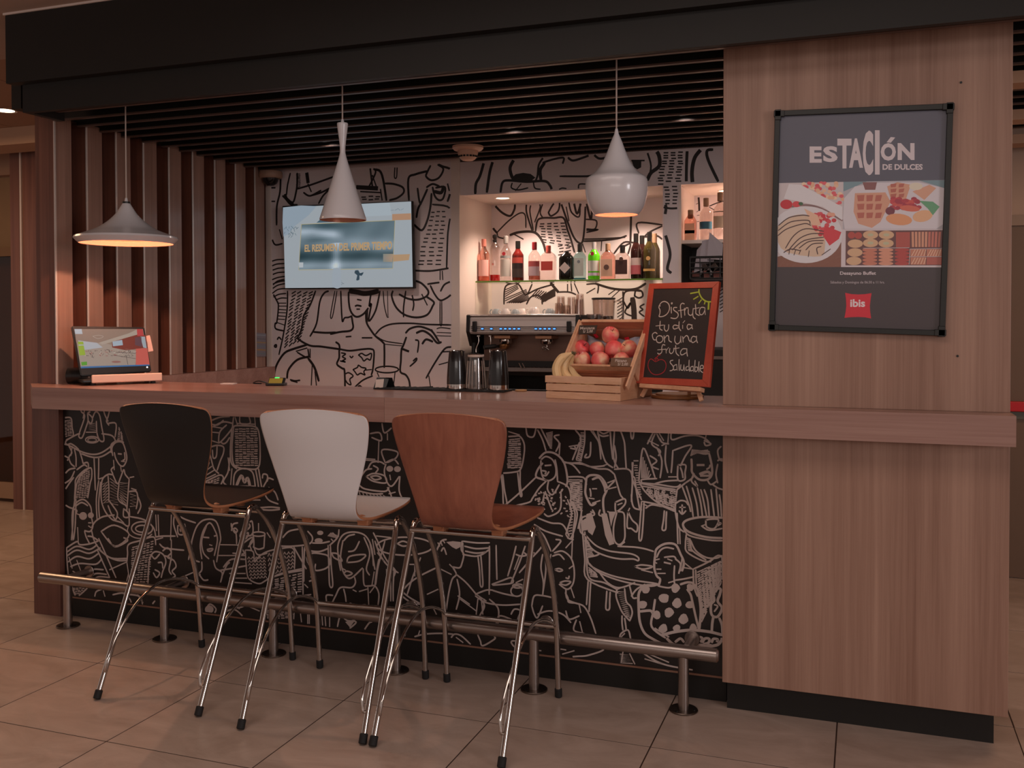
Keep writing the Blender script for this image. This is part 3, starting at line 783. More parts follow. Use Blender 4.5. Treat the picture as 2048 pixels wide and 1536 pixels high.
# ------------------------------------------------------------------ bar counter
bc = thing('bar_counter', 'long wood-topped bar counter with a black panel of white line drawings', 'bar counter', (-1.6, .13, 0))
mb = MB(); mb.prism([(-3.211, -.115), (.9595, -.115), (.9595, -.001), (-.001, -.001), (-.001, .40), (-3.26, .40), (-3.26, .02), (-3.43, .088)][:0] or
                    [(-3.211, -.115), (-1.3465, -.115), (-1.3465, .40), (-3.24, .40), (-3.24, .10), (-3.43, .085)], SH-.1015, SH)
wt = put(mb.build('worktop', M_LAM_H), bc)
mb = MB(); mb.prism([(-1.3455, -.115), (.9595, -.115), (.9595, -.002), (-.002, -.002), (-.002, .40), (-1.3455, .40)], SH-.1015, SH)
put(mb.build('worktop', wood('laminate_lengthwise_light', '#ad897c', '#8e685c', (2.0, 120, 120), .36, .25)), bc)
put(MB().box(-3.42, -3.25, .082, .38, 0, SH-.1025).build('end_panel', M_LAM_D), bc)
fp = put(MB().box(-3.249, -.0, .1105, .128, .0985, SH-.102).build('front_panel', mat('black_printed_panel', '#1f1917', .38)), bc)
put(MB().box(-3.249, .0, .1145, .16, 0, .0965).build('toe_kick', M_BLACK), bc)
put(MB().box(-3.249, .0, .106, .118, .0915, .0985).build('panel_trim', mat('trim_brown', '#8a6452', .4)), bc)
put(MB().box(-3.2, .0, .128, .36, .0, .06).build('base_board', M_BLACK), bc)

MI = '#bfada6'
D = Draw((0, .1105, .6), (0, 1, 0)).view((60, 780), 3.2); D.wm = 1.9
D.lines('''
218,178 262,180 270,240 276,292 232,320|325,125 330,140 350,170 318,270 314,300 335,303 362,230 372,195 370,150 385,140
372,195 390,215 400,180 372,150|400,180 420,140 445,160 460,240 474,320 450,325 430,280 425,200|360,270 430,270
350,125 340,180|470,125 480,160 500,200|495,215 550,215 545,300|510,130 500,170 490,200 505,225
228,335 240,318 300,285 320,280|460,280 520,290 545,320 530,350 460,400 400,412 330,395 270,365 232,345 228,330|330,408 400,430 460,425 520,390
410,430 415,540 418,640|440,430 440,500 438,570|218,345 240,350 265,345 310,380 330,430 340,470|250,360 268,400 250,430 262,470 285,490|218,420 245,435 240,450|285,380 295,430 295,490|270,360 262,420
218,545 250,510 290,500|218,600 260,570 285,520|218,650 250,600 280,560
265,960 275,860 280,760 290,680 300,600 330,540 380,500 395,510 395,560 385,600 370,690|280,955 290,860 295,700|285,700 290,620 295,570 340,520 375,500|340,470 370,465 375,500|300,510 345,480 365,490|218,730 250,750 280,760
530,420 525,370 550,335 590,335 610,380 620,440 600,485 575,480 550,440 540,400|520,400 520,350 560,325 600,335|605,400 608,440 595,450|585,455 605,458|535,450 540,510|580,485 585,520
w7 565,408 585,410
540,490 520,510 530,540 500,540 465,570 455,640 460,720 490,790 540,835 560,790 530,740 500,700|530,540 560,600 580,560 600,510 610,540 635,570|500,550 505,630 505,700|570,600 565,700 620,740|635,570 625,700 620,770
440,570 470,560|440,580 425,700 430,830|452,590 440,720 445,820|640,560 665,555|635,650 680,650 690,700 680,760|650,630 680,640|690,680 710,740 690,790
540,835 590,850 620,870 635,860 630,790 600,760|600,760 600,810 635,810 635,760|500,740 520,790 545,830
395,880 420,840 470,810 540,800|395,900 410,960 440,1010 490,1060 560,1090 620,1090|440,1020 520,1075 620,1078|640,810 730,830 790,880 805,940|560,810 600,850
455,905 540,865 635,925 545,1000 455,905|500,950 545,1003 625,965 600,945|510,1150 620,1100
275,960 270,800 290,730 340,700 385,740 395,790|290,745 330,720 370,740|275,760 300,770 295,790|275,800 270,860|295,790 320,800|395,820 403,870 385,905 350,900|375,850 392,850|375,870 390,880|305,880 310,985|350,905 360,940 380,980|370,935 400,940 440,965
235,1010 300,970 320,990 380,985 440,965|235,1010 238,1100 245,1180|440,950 480,1040 550,1200|430,1020 470,1110 510,1200|240,1035 300,1000 380,1020 430,990|240,1060 300,1025 380,1045 450,1010|245,1100 300,1065 380,1080 440,1045|260,1130 320,1110 420,1115 460,1080|370,1200 400,1150 470,1150|380,1210 420,1175 490,1180|410,1215 440,1195 510,1200|300,1090 330,1170|250,1070 270,1140|275,1160 310,1180
820,800 825,930|805,800 810,900|905,800 900,960|925,800 920,860 945,940|805,940 850,935 930,935|800,960 850,945|830,985 860,1010 930,1020 985,1025|905,960 905,1090|945,870 990,860 985,920 950,920 945,870|960,890 965,905|975,880 980,900|960,900 1000,890
620,1100 625,1050 630,990 700,965 790,940 805,990|640,1240 620,1100|630,1180 615,1240
755,1240 760,1130 770,1070 800,1035 850,1050 870,1100 850,1160 840,1200|780,1060 800,1080 830,1050|820,1105 845,1105 850,1140|790,1170 810,1200 830,1170 800,1150|850,1030 880,1010 905,1040 880,1070 920,1090 935,1130 910,1160 930,1190 900,1210|860,1060 900,1080 890,1150 905,1180
1015,1085 1030,1010 1040,950 1070,870 1120,830 1190,840 1220,940 1210,1000 1195,1100|1100,1080 1090,990 1110,900 1150,850 1185,900 1200,960 1180,1060|1130,870 1100,960 1110,1040 1145,1080|1135,1020 1170,1015 1160,1030 1140,1030 1135,1020|1150,990 1165,995|1100,1100 1100,1150 1085,1170|1175,1090 1190,1140 1230,1170 1220,1230|1080,1175 1110,1215 1140,1215|980,1195 1050,1165|980,1195 990,1240|1220,990 1340,992
w7 1112,942 1145,945|1180,935 1197,930
1060,1190 1050,1100 1085,1100|1060,1260 1070,1200 1090,1180|960,810 1000,830 1060,850|1290,900 1300,860 1330,850
240,1250 265,1320|270,1260 300,1320 370,1265|415,1320 425,1290 460,1275|470,1285 480,1320|530,1310 600,1300 640,1340 650,1370|600,1305 700,1320 720,1370|690,1310 750,1390 800,1350|740,1380 800,1320|890,1330 910,1410|935,1340 945,1415|970,1330 980,1420|1040,1340 1050,1420|1090,1350 1095,1430|1120,1420 1150,1370 1190,1400 1180,1430|1240,1400 1300,1370 1340,1400|1250,1440 1320,1420
''', 5.5, MI)
D.eline(398, 318, 42, 20, 5, MI); D.eline(398, 320, 28, 12, 4, MI)
D.eline(718, 885, 68, 42, 5, MI); D.eline(718, 888, 42, 22, 5, MI); D.eline(708, 895, 84, 55, 4, MI, 30, 200)
D.ell(340, 806, 25, 25, MI); D.ell(390, 802, 19, 19, MI)
D.dashes([(222, 190), (262, 190), (270, 290), (226, 305)], 3, 10, 4.5, MI)
D.dashes([(318, 540), (385, 508), (375, 690), (292, 695)], 5, 15, 4.5, MI)
D.dashes([(650, 1005), (795, 960), (760, 1235), (640, 1235)], 6, 17, 5, MI)
D.dashes([(270, 1262), (360, 1262), (310, 1310), (285, 1310)], 4, 4, 5, MI)
D.dashes([(568, 230), (590, 280), (600, 330), (555, 320)], 2, 8, 4, MI)
for q, n in (([(462, 600), (500, 570), (505, 720), (468, 740)], 16), ([(512, 560), (560, 590), (565, 740), (510, 740)], 18), ([(575, 590), (632, 580), (622, 760), (570, 700)], 18), ([(640, 660), (682, 660), (680, 760), (640, 750)], 9), ([(375, 215), (430, 200), (430, 262), (375, 262)], 10)): D.zig(q, n, 3.5, MI)
D.view((400, 800), 3.2)
D.lines('''
75,130 130,110 190,105|85,170 150,140 210,150|75,170 140,180|70,205 125,210|75,260 120,275|60,150 110,160 150,130|215,110 210,150 200,190 130,270 120,250 130,200 170,160|135,270 150,280 170,270 190,240
70,300 110,290 150,300 150,340 130,390 110,450|80,320 85,370 105,360 110,290|20,520 40,450 60,400|60,330 75,390 90,440 120,470|20,440 55,420|15,470 75,425|10,500 90,450|5,520 100,475|20,530 80,500 130,480 150,500 130,550
215,180 225,165 290,165 350,170 375,200 385,300 375,430 300,440 240,430 212,400 205,300 215,180|205,180 195,300 200,400 235,440|225,110 240,160|350,110 355,165|255,110 260,150 320,150 315,110|190,370 180,460 150,520 170,545|205,440 195,560|180,370 190,450|240,150 350,155
215,560 220,480 250,445 300,440 340,470 355,560|355,440 370,520 380,600|375,440 385,500 395,560
400,500 405,475 430,480 430,510 405,560 410,590 440,640 500,665|430,520 440,500 470,510|440,560 480,590 500,640|380,690 450,685 510,690|385,700 450,705 510,700|330,640 385,640
200,790 205,820 230,850 235,920|320,780 335,780 335,860 270,870|340,860 345,900 345,940|415,865 412,900 410,940|340,940 375,955 410,945|375,790 375,840|430,850 450,880|240,930 270,920 330,880 340,900 310,940|150,1070 200,1020 290,1020|130,1090 190,1080 300,1060|190,1110 290,1110|190,1140 300,1140|190,1165 330,1175|120,995 290,995|210,980 280,985 275,960|140,1130 170,1060 190,1040
210,830 225,850 240,835 225,820 210,830|290,800 310,790 320,810 300,830 285,815 290,800|255,870 270,840 290,855 310,850 300,880 280,890 265,885 255,870
w5 290,960 300,1100 320,1150 380,1175 430,1150 520,1110 650,1080|295,960 340,970 350,1030 380,1000 430,970 520,950 600,955 605,1080|345,880 320,920 330,960|345,940 370,990 430,980
430,1145 540,1110 660,1090|655,940 658,1090 660,1250|600,940 640,1010 680,1080|670,940 665,1050 665,1160
530,880 570,840 640,825|690,840 720,880 700,920 600,935 510,935|830,930 880,880 890,830|720,915 780,915 830,905|850,850 870,870|840,890 850,900|670,960 760,970 820,950
690,1000 720,980 780,985 820,1000 830,1050 800,1080 740,1090 740,1050|700,1060 680,1000 690,1040|820,930 825,1060 830,1185 850,1185 840,1060 835,930|700,1160 720,1150 710,1130|670,1180 690,1200|670,1250 710,1245
900,1090 885,1000 885,920 920,860 990,845 1060,870 1100,950 1110,1060|1050,880 1080,950 1085,1000 1065,1080 1085,1120|915,900 900,1000 910,1080 940,1135 975,1135 1040,1075|950,970 990,960 1020,905|920,900 950,870 990,860|840,980 880,985 910,1030 860,1010 845,985|940,1040 960,1000 1060,990 1020,1030 940,1040|920,1110 940,1095 975,1110 940,1125 920,1110|915,1080 930,1088|990,1135 995,1170 970,1200 900,1200 870,1250 850,1290|1045,1080 1050,1180 1080,1190 1120,1190 1145,1240 1140,1310|920,1210 930,1250 935,1290|980,1215 1000,1225|1020,1225 1070,1210|1075,1200 1080,1310|960,1300 1000,1315 1060,1310
1110,850 1140,910 1180,1000 1240,1090|1130,870 1220,880|1120,1190 1130,1100 1145,1020|1100,1190 1115,1100|1210,1050 1250,1090 1240,1130|810,1290 810,1250 850,1250
1090,215 1150,210 1160,260 1100,240|1165,150 1180,210 1225,180|1200,215 1200,255|1145,265 1140,400|1060,375 1120,380|1060,385 1130,390|1185,400 1165,320 1260,330 1255,370 1200,400|1190,400 1240,380 1270,410|1190,410 1180,460 1200,530 1230,550 1275,490|1215,480 1220,510|1075,440 1100,400 1150,395 1180,410|1065,490 1110,470 1180,485 1190,530 1110,520 1065,490|1090,490 1130,485 1160,500 1120,510 1090,490|1020,545 1060,570 1180,585 1210,560|1010,580 1100,600 1170,600|1200,560 1220,600 1230,640|1280,490 1275,580 1300,640|1110,420 1140,440 1120,470|1020,510 1060,450 1100,440|1210,600 1250,590
600,1400 605,1340|640,1340 650,1420|690,1350 690,1430|700,1350 700,1430|780,1365 785,1440|800,1370 805,1445|830,1370 830,1450|880,1450 900,1380 940,1410 1000,1420 960,1460|1040,1490 1080,1430 1100,1420|1170,1440 1180,1500|200,1290 240,1330 300,1310|150,1360 220,1340 280,1390|310,1320 380,1350
''', 5.5, MI)
D.lines('w11 235,545 265,485 285,525 305,500 320,550|225,555 345,555', 11, MI)
D.ell(1215, 440, 22, 19, MI); D.ell(1264, 442, 22, 19, MI); D.ell(770, 850, 20, 14, MI); D.ell(760, 900, 26, 16, MI); D.ell(60, 1340, 28, 26, MI)
D.poly('930,1420 1000,1400 960,1455', MI)
D.eline(375, 858, 42, 14, 5, MI)
D.dashes([(222, 180), (368, 178), (372, 425), (225, 425)], 6, 17, 5.5, MI, .7)
D.dashes([(440, 1155), (655, 1100), (655, 1235), (430, 1250)], 6, 8, 5.5, MI)
D.dashes([(410, 1340), (600, 1340), (600, 1400), (430, 1400)], 6, 5, 5.5, MI)
D.dashes([(30, 530), (130, 490), (120, 550), (20, 560)], 5, 4, 5.5, MI)
D.chev([(430, 975), (605, 965), (605, 1075), (440, 1130)], 7, 5, 4.5, MI); D.chev([(300, 1000), (420, 1000), (430, 1140), (320, 1150)], 5, 7, 4.5, MI)
for k in range(8): D.stroke([(1020+k*22, 590+k*3), (1030+k*24, 625)], 4, MI); D.stroke([(820+k*8, 870+k*2), (840+k*7, 850+k*3)], 4, MI)
D.view((740, 820), 3.012)
D.lines('''
835,160 870,158 905,160 930,210 925,290 905,360 860,375 805,380|790,390 800,480 805,570 825,565 810,480 800,390|905,360 905,450 915,510 905,510 890,380|940,110 950,155 985,160 1000,110|835,130 900,150
w6.5 1020,290 1060,255 1120,265 1170,320 1190,420 1180,460|1040,320 1010,360 1000,400 1030,415 1070,425
1030,300 1060,280 1100,300 1120,350 1115,400 1080,425 1045,410 1030,360 1030,300|1035,365 1060,370 1055,385|1040,392 1060,395 1078,372|1115,300 1125,350 1130,430|1000,405 900,500 830,560 810,575|1060,430 1020,470 980,530 960,555 880,575|1075,430 1070,480 1100,510 1140,450|1130,430 1190,460 1210,520 1205,600|1040,560 1055,500 1080,560 1095,600|1150,490 1145,600 1080,640 1050,625|920,580 960,590|1010,650 1090,680 1160,690 1200,760|990,690 1060,730 1160,760|1195,430 1260,440|1205,540 1235,620 1225,720 1220,775 1190,770|1190,540 1215,620 1195,700 1180,750|1205,320 1265,315|1220,300 1240,250 1260,200|1010,120 1040,180 1060,245|1030,110 1060,170 1080,215|1160,310 1220,330 1265,380|1120,250 1140,200 1110,160 1140,150|1140,270 1145,200
w7 1055,335 1090,332
1200,220 1260,210|1220,770 1215,900|1100,850 1150,790 1120,780|1180,830 1225,780|1010,720 1050,760 1090,850
30,790 60,870 110,940 170,980|45,860 90,920|0,800 20,900 30,960|15,780 30,870|90,790 50,940 35,1050|120,960 125,1060 125,1150|145,970 140,1060 140,1150|100,960 100,1100|270,890 270,1000|305,890 260,1000 225,1110|165,805 200,790 240,810 200,820 165,805|240,930 270,930|30,1060 0,1100
410,800 420,820|425,790 435,815|440,785 450,800|430,850 445,830 460,870|400,850 430,790 460,780|555,790 550,840 565,870 555,920 540,950 500,945|510,960 480,930|500,950 520,990 495,1020 475,1100 460,1200|520,990 580,1040 640,1110|430,960 490,990|180,1110 230,1050 300,1000 400,950|345,1110 410,1080|525,1020 540,1110 520,1200|545,1140 640,1210|530,1120 600,1170|640,1110 700,1150|190,1090 240,1130 310,1170|180,1110 250,1160 320,1170|440,1040 450,1180|380,1190 400,1230
560,790 640,800 720,800|570,820 640,835 720,830|575,850 640,862 700,855|560,870 650,880 720,840|560,800 560,870|650,875 660,965 665,1055 680,1055 675,965 668,875|720,820 720,960 718,1110|760,815 762,920 765,1020|880,820 860,900 830,1000|935,820 900,920 850,1040|900,880 870,960|930,860 960,900 900,980|735,1050 790,1030 850,1010 860,1040 800,1050 740,1055|735,1085 800,1105 870,1120|635,1110 700,1085 740,1085|635,1120 700,1160 800,1175 905,1170|720,1140 770,1190 775,1250 770,1290|650,1140 640,1230|670,1130 680,1230|690,1140 680,1200|880,870 920,880 990,860|920,1020 880,1040|660,1130 690,1180 660,1240|850,1230 870,1200 905,1210 890,1260|760,1290 780,1240 850,1260|975,890 1030,830 1040,800
1110,860 1160,850 1210,890 1230,960 1225,1040 1190,1080 1140,1050|1100,880 1140,870 1170,900|1115,960 1140,955 1160,965 1140,972 1115,962|1200,955 1220,940|1180,1010 1195,1015 1200,1000|1145,1040 1175,1030 1210,1035 1180,1055 1145,1045|1180,1080 1190,1140 1260,1170|1210,1070 1230,1130|1040,870 1030,950 1045,1040 1040,1120|1055,870 1060,940 1055,1010 1040,1110|975,1180 990,1120 1040,1118 1100,1130|975,1180 990,1230 1010,1250 1040,1180|1010,1230 1080,1210 1160,1230 1210,1280|1180,1210 1200,1260 1260,1240|1090,870 1080,920|1260,1170 1270,1220
490,1370 510,1350 550,1360 605,1410|560,1400 520,1370|650,1355 665,1390 680,1420 750,1380 750,1365|850,1400 870,1425 895,1420|850,1400 860,1390 895,1395|1000,1445 1030,1450|1000,1465 1015,1475|1160,1470 1230,1450|1150,1440 1180,1445|240,1370 260,1330|210,1360 220,1320|270,1365 330,1350 420,1345 500,1350|300,1330 290,1360
''', 5.2, MI)
D.poly('460,795 500,790 548,795 545,825 520,838 495,825', MI)
D.eline(210, 820, 168, 54, 5, MI); D.eline(885, 1090, 36, 32, 5, MI); D.eline(890, 1060, 30, 12, 5, MI)
D.dashes([(838, 172), (905, 168), (915, 350), (825, 355)], 4, 15, 5.5, MI, .75)
D.dashes([(1200, 425), (1262, 440), (1262, 560), (1215, 540)], 3, 9, 5, MI, .75)
for k in range(46):
    u, v = random.random(), random.random(); x, y = D.quad([(1010, 480), (1180, 470), (1200, 650), (985, 570)], u, v); a = random.uniform(0, 3.1)
    D.stroke([(x, y), (x+9*math.cos(a), y+9*math.sin(a))], 6, MI)
for k in range(12): D.stroke([(1208-k*1.0, 560+k*17), (1228-k*1.2, 556+k*17)], 4.5, MI); D.stroke([(1062+k*2, 140+k*8), (1100-k*0.5, 132+k*9)], 4, MI)
D.view((1080, 820), 2.954)
D.lines('''
165,395 255,398 275,440|190,540 210,580 220,620 205,700 180,760 155,740|225,560 245,600 225,700|245,620 250,700 255,760 265,880 280,1000 460,1080|265,720 275,860 290,990 380,1020 455,1060|440,120 435,280 465,350|475,120 490,160 500,200 505,280 510,350|440,210 450,280 440,340|440,350 520,350 545,400 540,540|140,310 250,320 300,335 380,330|235,310 330,345 400,350 440,380|210,120 235,150 240,180 230,240 215,290|265,120 262,200 240,300|245,300 215,295|300,190 295,270 265,280 275,260|300,120 330,160 350,200 360,290|315,125 345,180|340,120 360,220 380,290 400,320 430,340|415,120 420,200 430,290|345,120 375,140 410,125|340,140 370,155 405,150|180,225 210,230 205,215|535,120 540,165 550,165 555,125|370,330 400,320
w7 275,400 270,450 270,500 300,560 330,550|275,400 300,385 350,390 385,430 395,470 375,520 375,580 385,625|310,410 350,400 380,450 385,480
310,465 335,465|295,465 300,490 300,510|290,520 320,525|310,550 355,535|385,480 410,450 440,420|390,470 450,455|400,430 450,410|440,380 460,450 475,500 490,520|445,545 500,525 500,560 450,600 445,545|460,560 485,550|455,600 495,610 500,680 500,760 470,795 440,770 435,690 455,600
310,590 320,620 260,630 235,660 240,720 270,740|270,740 330,800 400,830 460,840 540,850 580,870 580,890 550,880 480,880 400,865 320,830 280,780 270,740|355,590 350,620 390,630|430,610 400,600|500,780 470,805|300,600 320,610
560,400 570,480 590,590|540,500 545,550 560,580 600,590|550,310 545,380 560,400|520,600 530,580|520,600 545,650 575,680 570,720 540,700 515,690 520,600
280,870 330,860 350,850|460,805 560,810 620,820 670,835|280,875 300,920 400,970 520,1000 690,1025|285,900 350,960 480,1010 640,1040 700,1030|800,1005 850,998 910,985|560,925 600,915 665,925 610,940 560,925|600,945 665,960|345,950 400,1020 470,1050 560,1020|540,1100 570,1060 620,1030
300,1010 295,1100 290,1190|285,1010 280,1080 275,1150|395,1070 392,1120 390,1175 410,1175 412,1120 415,1075
455,1060 450,1100 470,1160 490,1200 530,1245|455,1060 490,1045|500,1055 510,1130 535,1160 545,1200 530,1245|530,1040 540,1080 550,1110 570,1110|485,1215 485,1260 490,1300|500,1230 505,1260 510,1300|470,1350 480,1320 520,1300 535,1350|480,1340 500,1320
545,310 548,370 550,420 600,530|555,300 580,300|585,415 590,350 610,225 650,310 680,400|585,420 620,480 700,550 800,590|590,432 700,455 800,470|600,425 605,410 690,405|605,450 800,480|590,430 700,440 800,455 830,440|680,435 740,420 820,415|600,540 592,650 585,760 600,760 610,650 615,545|735,595 730,650 722,705 742,705 745,650 748,600|605,540 700,560 800,600|625,580 660,560 720,570|610,555 640,570
635,200 660,150 670,130|680,140 660,200 710,240 700,270|690,220 720,300 710,400|650,270 690,300 660,330 700,350|745,210 740,300 755,370|720,210 740,200|785,240 780,320 775,370|690,140 720,190 760,200|760,135 755,200|700,130 730,180|710,170 720,190|785,240 870,210 895,215 860,270 840,310 830,330|815,325 860,325 857,370 855,410 815,412 815,325|830,340 840,370 845,400|775,130 780,175 850,155 920,150 970,165 1000,190|970,180 1010,200 980,210 970,190|985,130 975,180|640,180 700,210|760,395 815,395
w7 895,290 897,330 900,370 940,410 990,410 1015,380 1015,330 1000,260
985,350 1000,340 1005,325|910,375 895,420 930,450 915,420|990,415 1010,440 1045,420|860,430 890,410 905,395|810,470 835,450 860,430|810,470 802,540 800,600 820,690 850,720|865,450 880,500 895,560 905,630|840,450 880,560 890,600|900,460 925,550 935,630|930,460 950,550 960,630|950,470 965,530 985,630|970,470 990,530 1000,630|1010,470 1020,550 1030,630|1040,465 1048,550 1055,630|1060,500 1068,560 1072,630|840,560 840,585 840,612|825,575 858,575|805,550 830,535 860,540 875,560|1020,440 1050,460 1080,470|1050,300 1065,290 1080,290|1050,320 1040,380 1050,430|1070,215 1050,240 1060,290 1080,300
w9 930,325 968,325|945,378 990,365 1010,382|950,388 1000,388
w5 822,595 840,615 862,595
w7 1080,637 960,632 870,650 845,680 880,720 980,750 1080,757
845,690 880,740 1000,768 1080,772|980,650 985,690 1030,700 1055,650 1010,645 980,650|1050,665 1070,670 1045,685|955,685 1000,710 1075,700|955,685 975,678|865,735 860,790 870,840 960,890 1010,895|885,760 890,800 905,835 980,885|1010,890 1050,860 1075,865|810,610 812,700 815,790|825,700 828,790|890,770 920,830 980,870 1040,875 1075,860|850,900 900,940
w7 680,860 690,820 740,790 800,795 830,850 850,900 840,950|680,860 675,930 690,980 710,1000 700,1040
690,870 710,830 745,812 790,820|735,870 790,865 805,885|755,880 780,890|800,880 830,910 820,965|840,870 830,950|685,885 705,880|690,940 715,940|695,965 740,965|680,900 690,905|795,920 792,980 795,1030|700,1040 760,1050 795,1035|760,1020 795,1010
w7 735,900 770,908
w8 700,1030 660,1035 620,1040 585,1080 583,1160 590,1250 620,1320 680,1360 730,1385|900,1020 930,1060 945,1130 950,1200 940,1300|590,1190 650,1185 665,1200
w7 680,1120 670,1190 660,1280 740,1345|870,1060 890,1090 900,1130 920,1220 940,1300|830,1030 870,1018 900,1020|680,1290 760,1340
905,940 990,900 1050,860 1075,870|905,940 910,1040 930,1100|920,945 922,1000 925,1040|845,930 905,940|1075,870 1078,1000
w8 1010,1060 1065,1055 1062,1090 1050,1130 1075,1170 1050,1220 1015,1210 1010,1150 1030,1120 1010,1060|1025,1220 1018,1260 1015,1310|1060,1230 1075,1270 1078,1320
945,1230 970,1180 1010,1130|955,1250 985,1190|1030,1150 1050,1160 1030,1190
w9 720,1330 800,1310 900,1300 1000,1310 1080,1330|880,1370 950,1397 1040,1390 1070,1365 1075,1350|750,1350 790,1385 850,1395
w8 920,1375 925,1350 945,1342 960,1350 950,1370|960,1372 975,1350 1000,1352 995,1375 970,1382|1015,1372 1025,1352 1050,1355 1045,1368|930,1385 1010,1388|800,1370 830,1350 850,1370
205,1140 260,1160 300,1230 330,1320|215,1240 200,1300 260,1320|235,1250 250,1310|150,1080 165,1110 170,1135 215,1140
160,1460 220,1455 280,1450 370,1420 360,1400 330,1390|460,1500 470,1430|480,1490 490,1430|560,1500 530,1440|600,1430 680,1480 760,1510 900,1535|620,1470 720,1500|640,1440 760,1490|830,1420 850,1450
''', 5.2, MI)
for pt in ('275,615 305,605 330,690 310,740 285,720 270,660', '362,612 395,610 440,790 410,800 385,740', '405,600 450,600 430,650 420,690', '240,660 270,640 300,700 275,710 245,715'): D.poly(pt, MI)
for (x, y, r) in ((625, 1062, 24), (733, 1112, 30), (810, 1140, 28), (606, 1150, 26), (762, 1196, 28), (848, 1234, 29), (690, 1210, 24), (888, 1048, 22), (885, 1150, 24), (728, 1290, 26), (905, 1285, 22), (800, 1052, 26), (808, 1290, 22)):
    D.poly([(x+r*(1+.12*math.sin(3*a+x))*math.cos(a), y+r*(1+.12*math.cos(2*a+y))*math.sin(a)) for a in [i*.524 for i in range(12)]], MI)
D.dashes([(170, 408), (250, 408), (250, 600), (205, 590)], 5, 17, 5, MI, .8)
D.dashes([(925, 955), (1070, 890), (1072, 1020), (955, 1240)], 7, 21, 5.5, MI, .7)
D.dashes([(555, 320), (575, 320), (600, 520), (585, 520)], 1, 14, 4.5, MI, .9)
D.dashes([(262, 770), (285, 770), (320, 860), (285, 870)], 1, 11, 4.5, MI, .9); D.dashes([(285, 925), (330, 960), (345, 990), (295, 985)], 2, 6, 4.5, MI, .8)
D.dashes([(868, 750), (888, 760), (900, 840), (875, 835)], 1, 8, 5, MI, .9)
D.dashes([(240, 130), (265, 130), (240, 300), (220, 290)], 1, 14, 5, MI, .9)
D.zig([(458, 1070), (495, 1065), (540, 1230), (500, 1220)], 26, 4, MI); D.zig([(472, 1440), (520, 1440), (550, 1500), (470, 1500)], 14, 4, MI)
for k in range(7): D.stroke([(600+k*9, 260+k*20), (600+k*7, 400)], 4.5, MI)
for k in range(11): D.stroke([(892+k*9, 262-k*2.4+abs(k-5)*1.5), (900+k*9, 240-abs(k-6)*1)], 5, MI); D.eline(905+k*9, 250-4*math.sin(k*.6), 6, 7, 4, MI)
for k in range(70):
    u, v = random.random(), random.random(); x, y = D.quad([(620, 460), (800, 486), (800, 575), (700, 545)], u, v); D.eline(x, y, 7, 6, 3, MI)
# fill the stretch of drawing that the stools hide from here, in the same hand
D.view((0, 0), 1)
for (x, y, s_) in ((330, 860, 1), (345, 960, .8), (650, 880, 1), (640, 1000, .9), (700, 960, .7), (900, 900, 1), (910, 1000, .8)):
    D.eline(x, y, 22*s_, 28*s_, 1.7, MI); D.lines(f'{x-8*s_},{y-4} {x-3*s_},{y-5}|{x+4*s_},{y-5} {x+9*s_},{y-4}|{x},{y} {x+2},{y+7}|{x-5*s_},{y+14*s_} {x+6*s_},{y+13*s_}|{x-22*s_},{y-6} {x-10*s_},{y-34*s_} {x+16*s_},{y-32*s_} {x+24*s_},{y+4}|{x-10*s_},{y+27*s_} {x-14*s_},{y+44*s_} {x-48*s_},{y+56*s_}|{x+10*s_},{y+27*s_} {x+16*s_},{y+42*s_} {x+46*s_},{y+54*s_}', 1.7, MI)
ld = D.build('line_drawing', M_MURINK, fp, lambda p: -3.245 < p.x < -.002 and .1 < p.z < SH-.103)

# ------------------------------------------------------------------ foot rail
fr = thing('foot_rail', 'long brushed steel foot rail on six floor posts along the bar', 'foot rail', (-1.6, -.02, 0))
RZ = .222
mb = MB(); MX = Matrix.Translation((-3.27, -.02, RZ)) @ Matrix.Rotation(math.radians(90), 4, 'Y')
mb.lathe([(0, 0), (.018, .0), (.026, .007), (.026, 3.253), (.018, 3.26), (0, 3.26)], 28, MX); put(mb.build('rail', M_STEEL, smooth=True), fr)
for x in (-3.102, -2.533, -1.945, -1.345, -.735, -.141):
    p = MB().cyl((x, -.02, .006), .0205, RZ-.02, 20).build('post', M_STEEL, smooth=True); put(p, fr)
    fl_ = MB(); fl_.cyl((x, -.02, .0), .054, .007, 32, bev=.002); fo = put(fl_.build('base_flange', mat('dark_steel', '#75685f', .35, 1), smooth=True), p)
    for a in (0, 2.1, 4.2): put(MB().cyl((x+.04*math.cos(a), -.02+.04*math.sin(a), .007), .005, .0015, 10).build('screw', M_BLKPL), p)
    b = MB(); Mb = Matrix.Translation((x+.012, -.02, RZ+.012)) @ Matrix.Rotation(math.radians(-90), 4, 'X')
    b.cyl((0, 0, .0), .017, .127, 18, Mb); b.cyl((0, 0, .121), .03, .008, 24, Mb, bev=.002); put(b.build('wall_bracket', M_STEEL, smooth=True), fr)

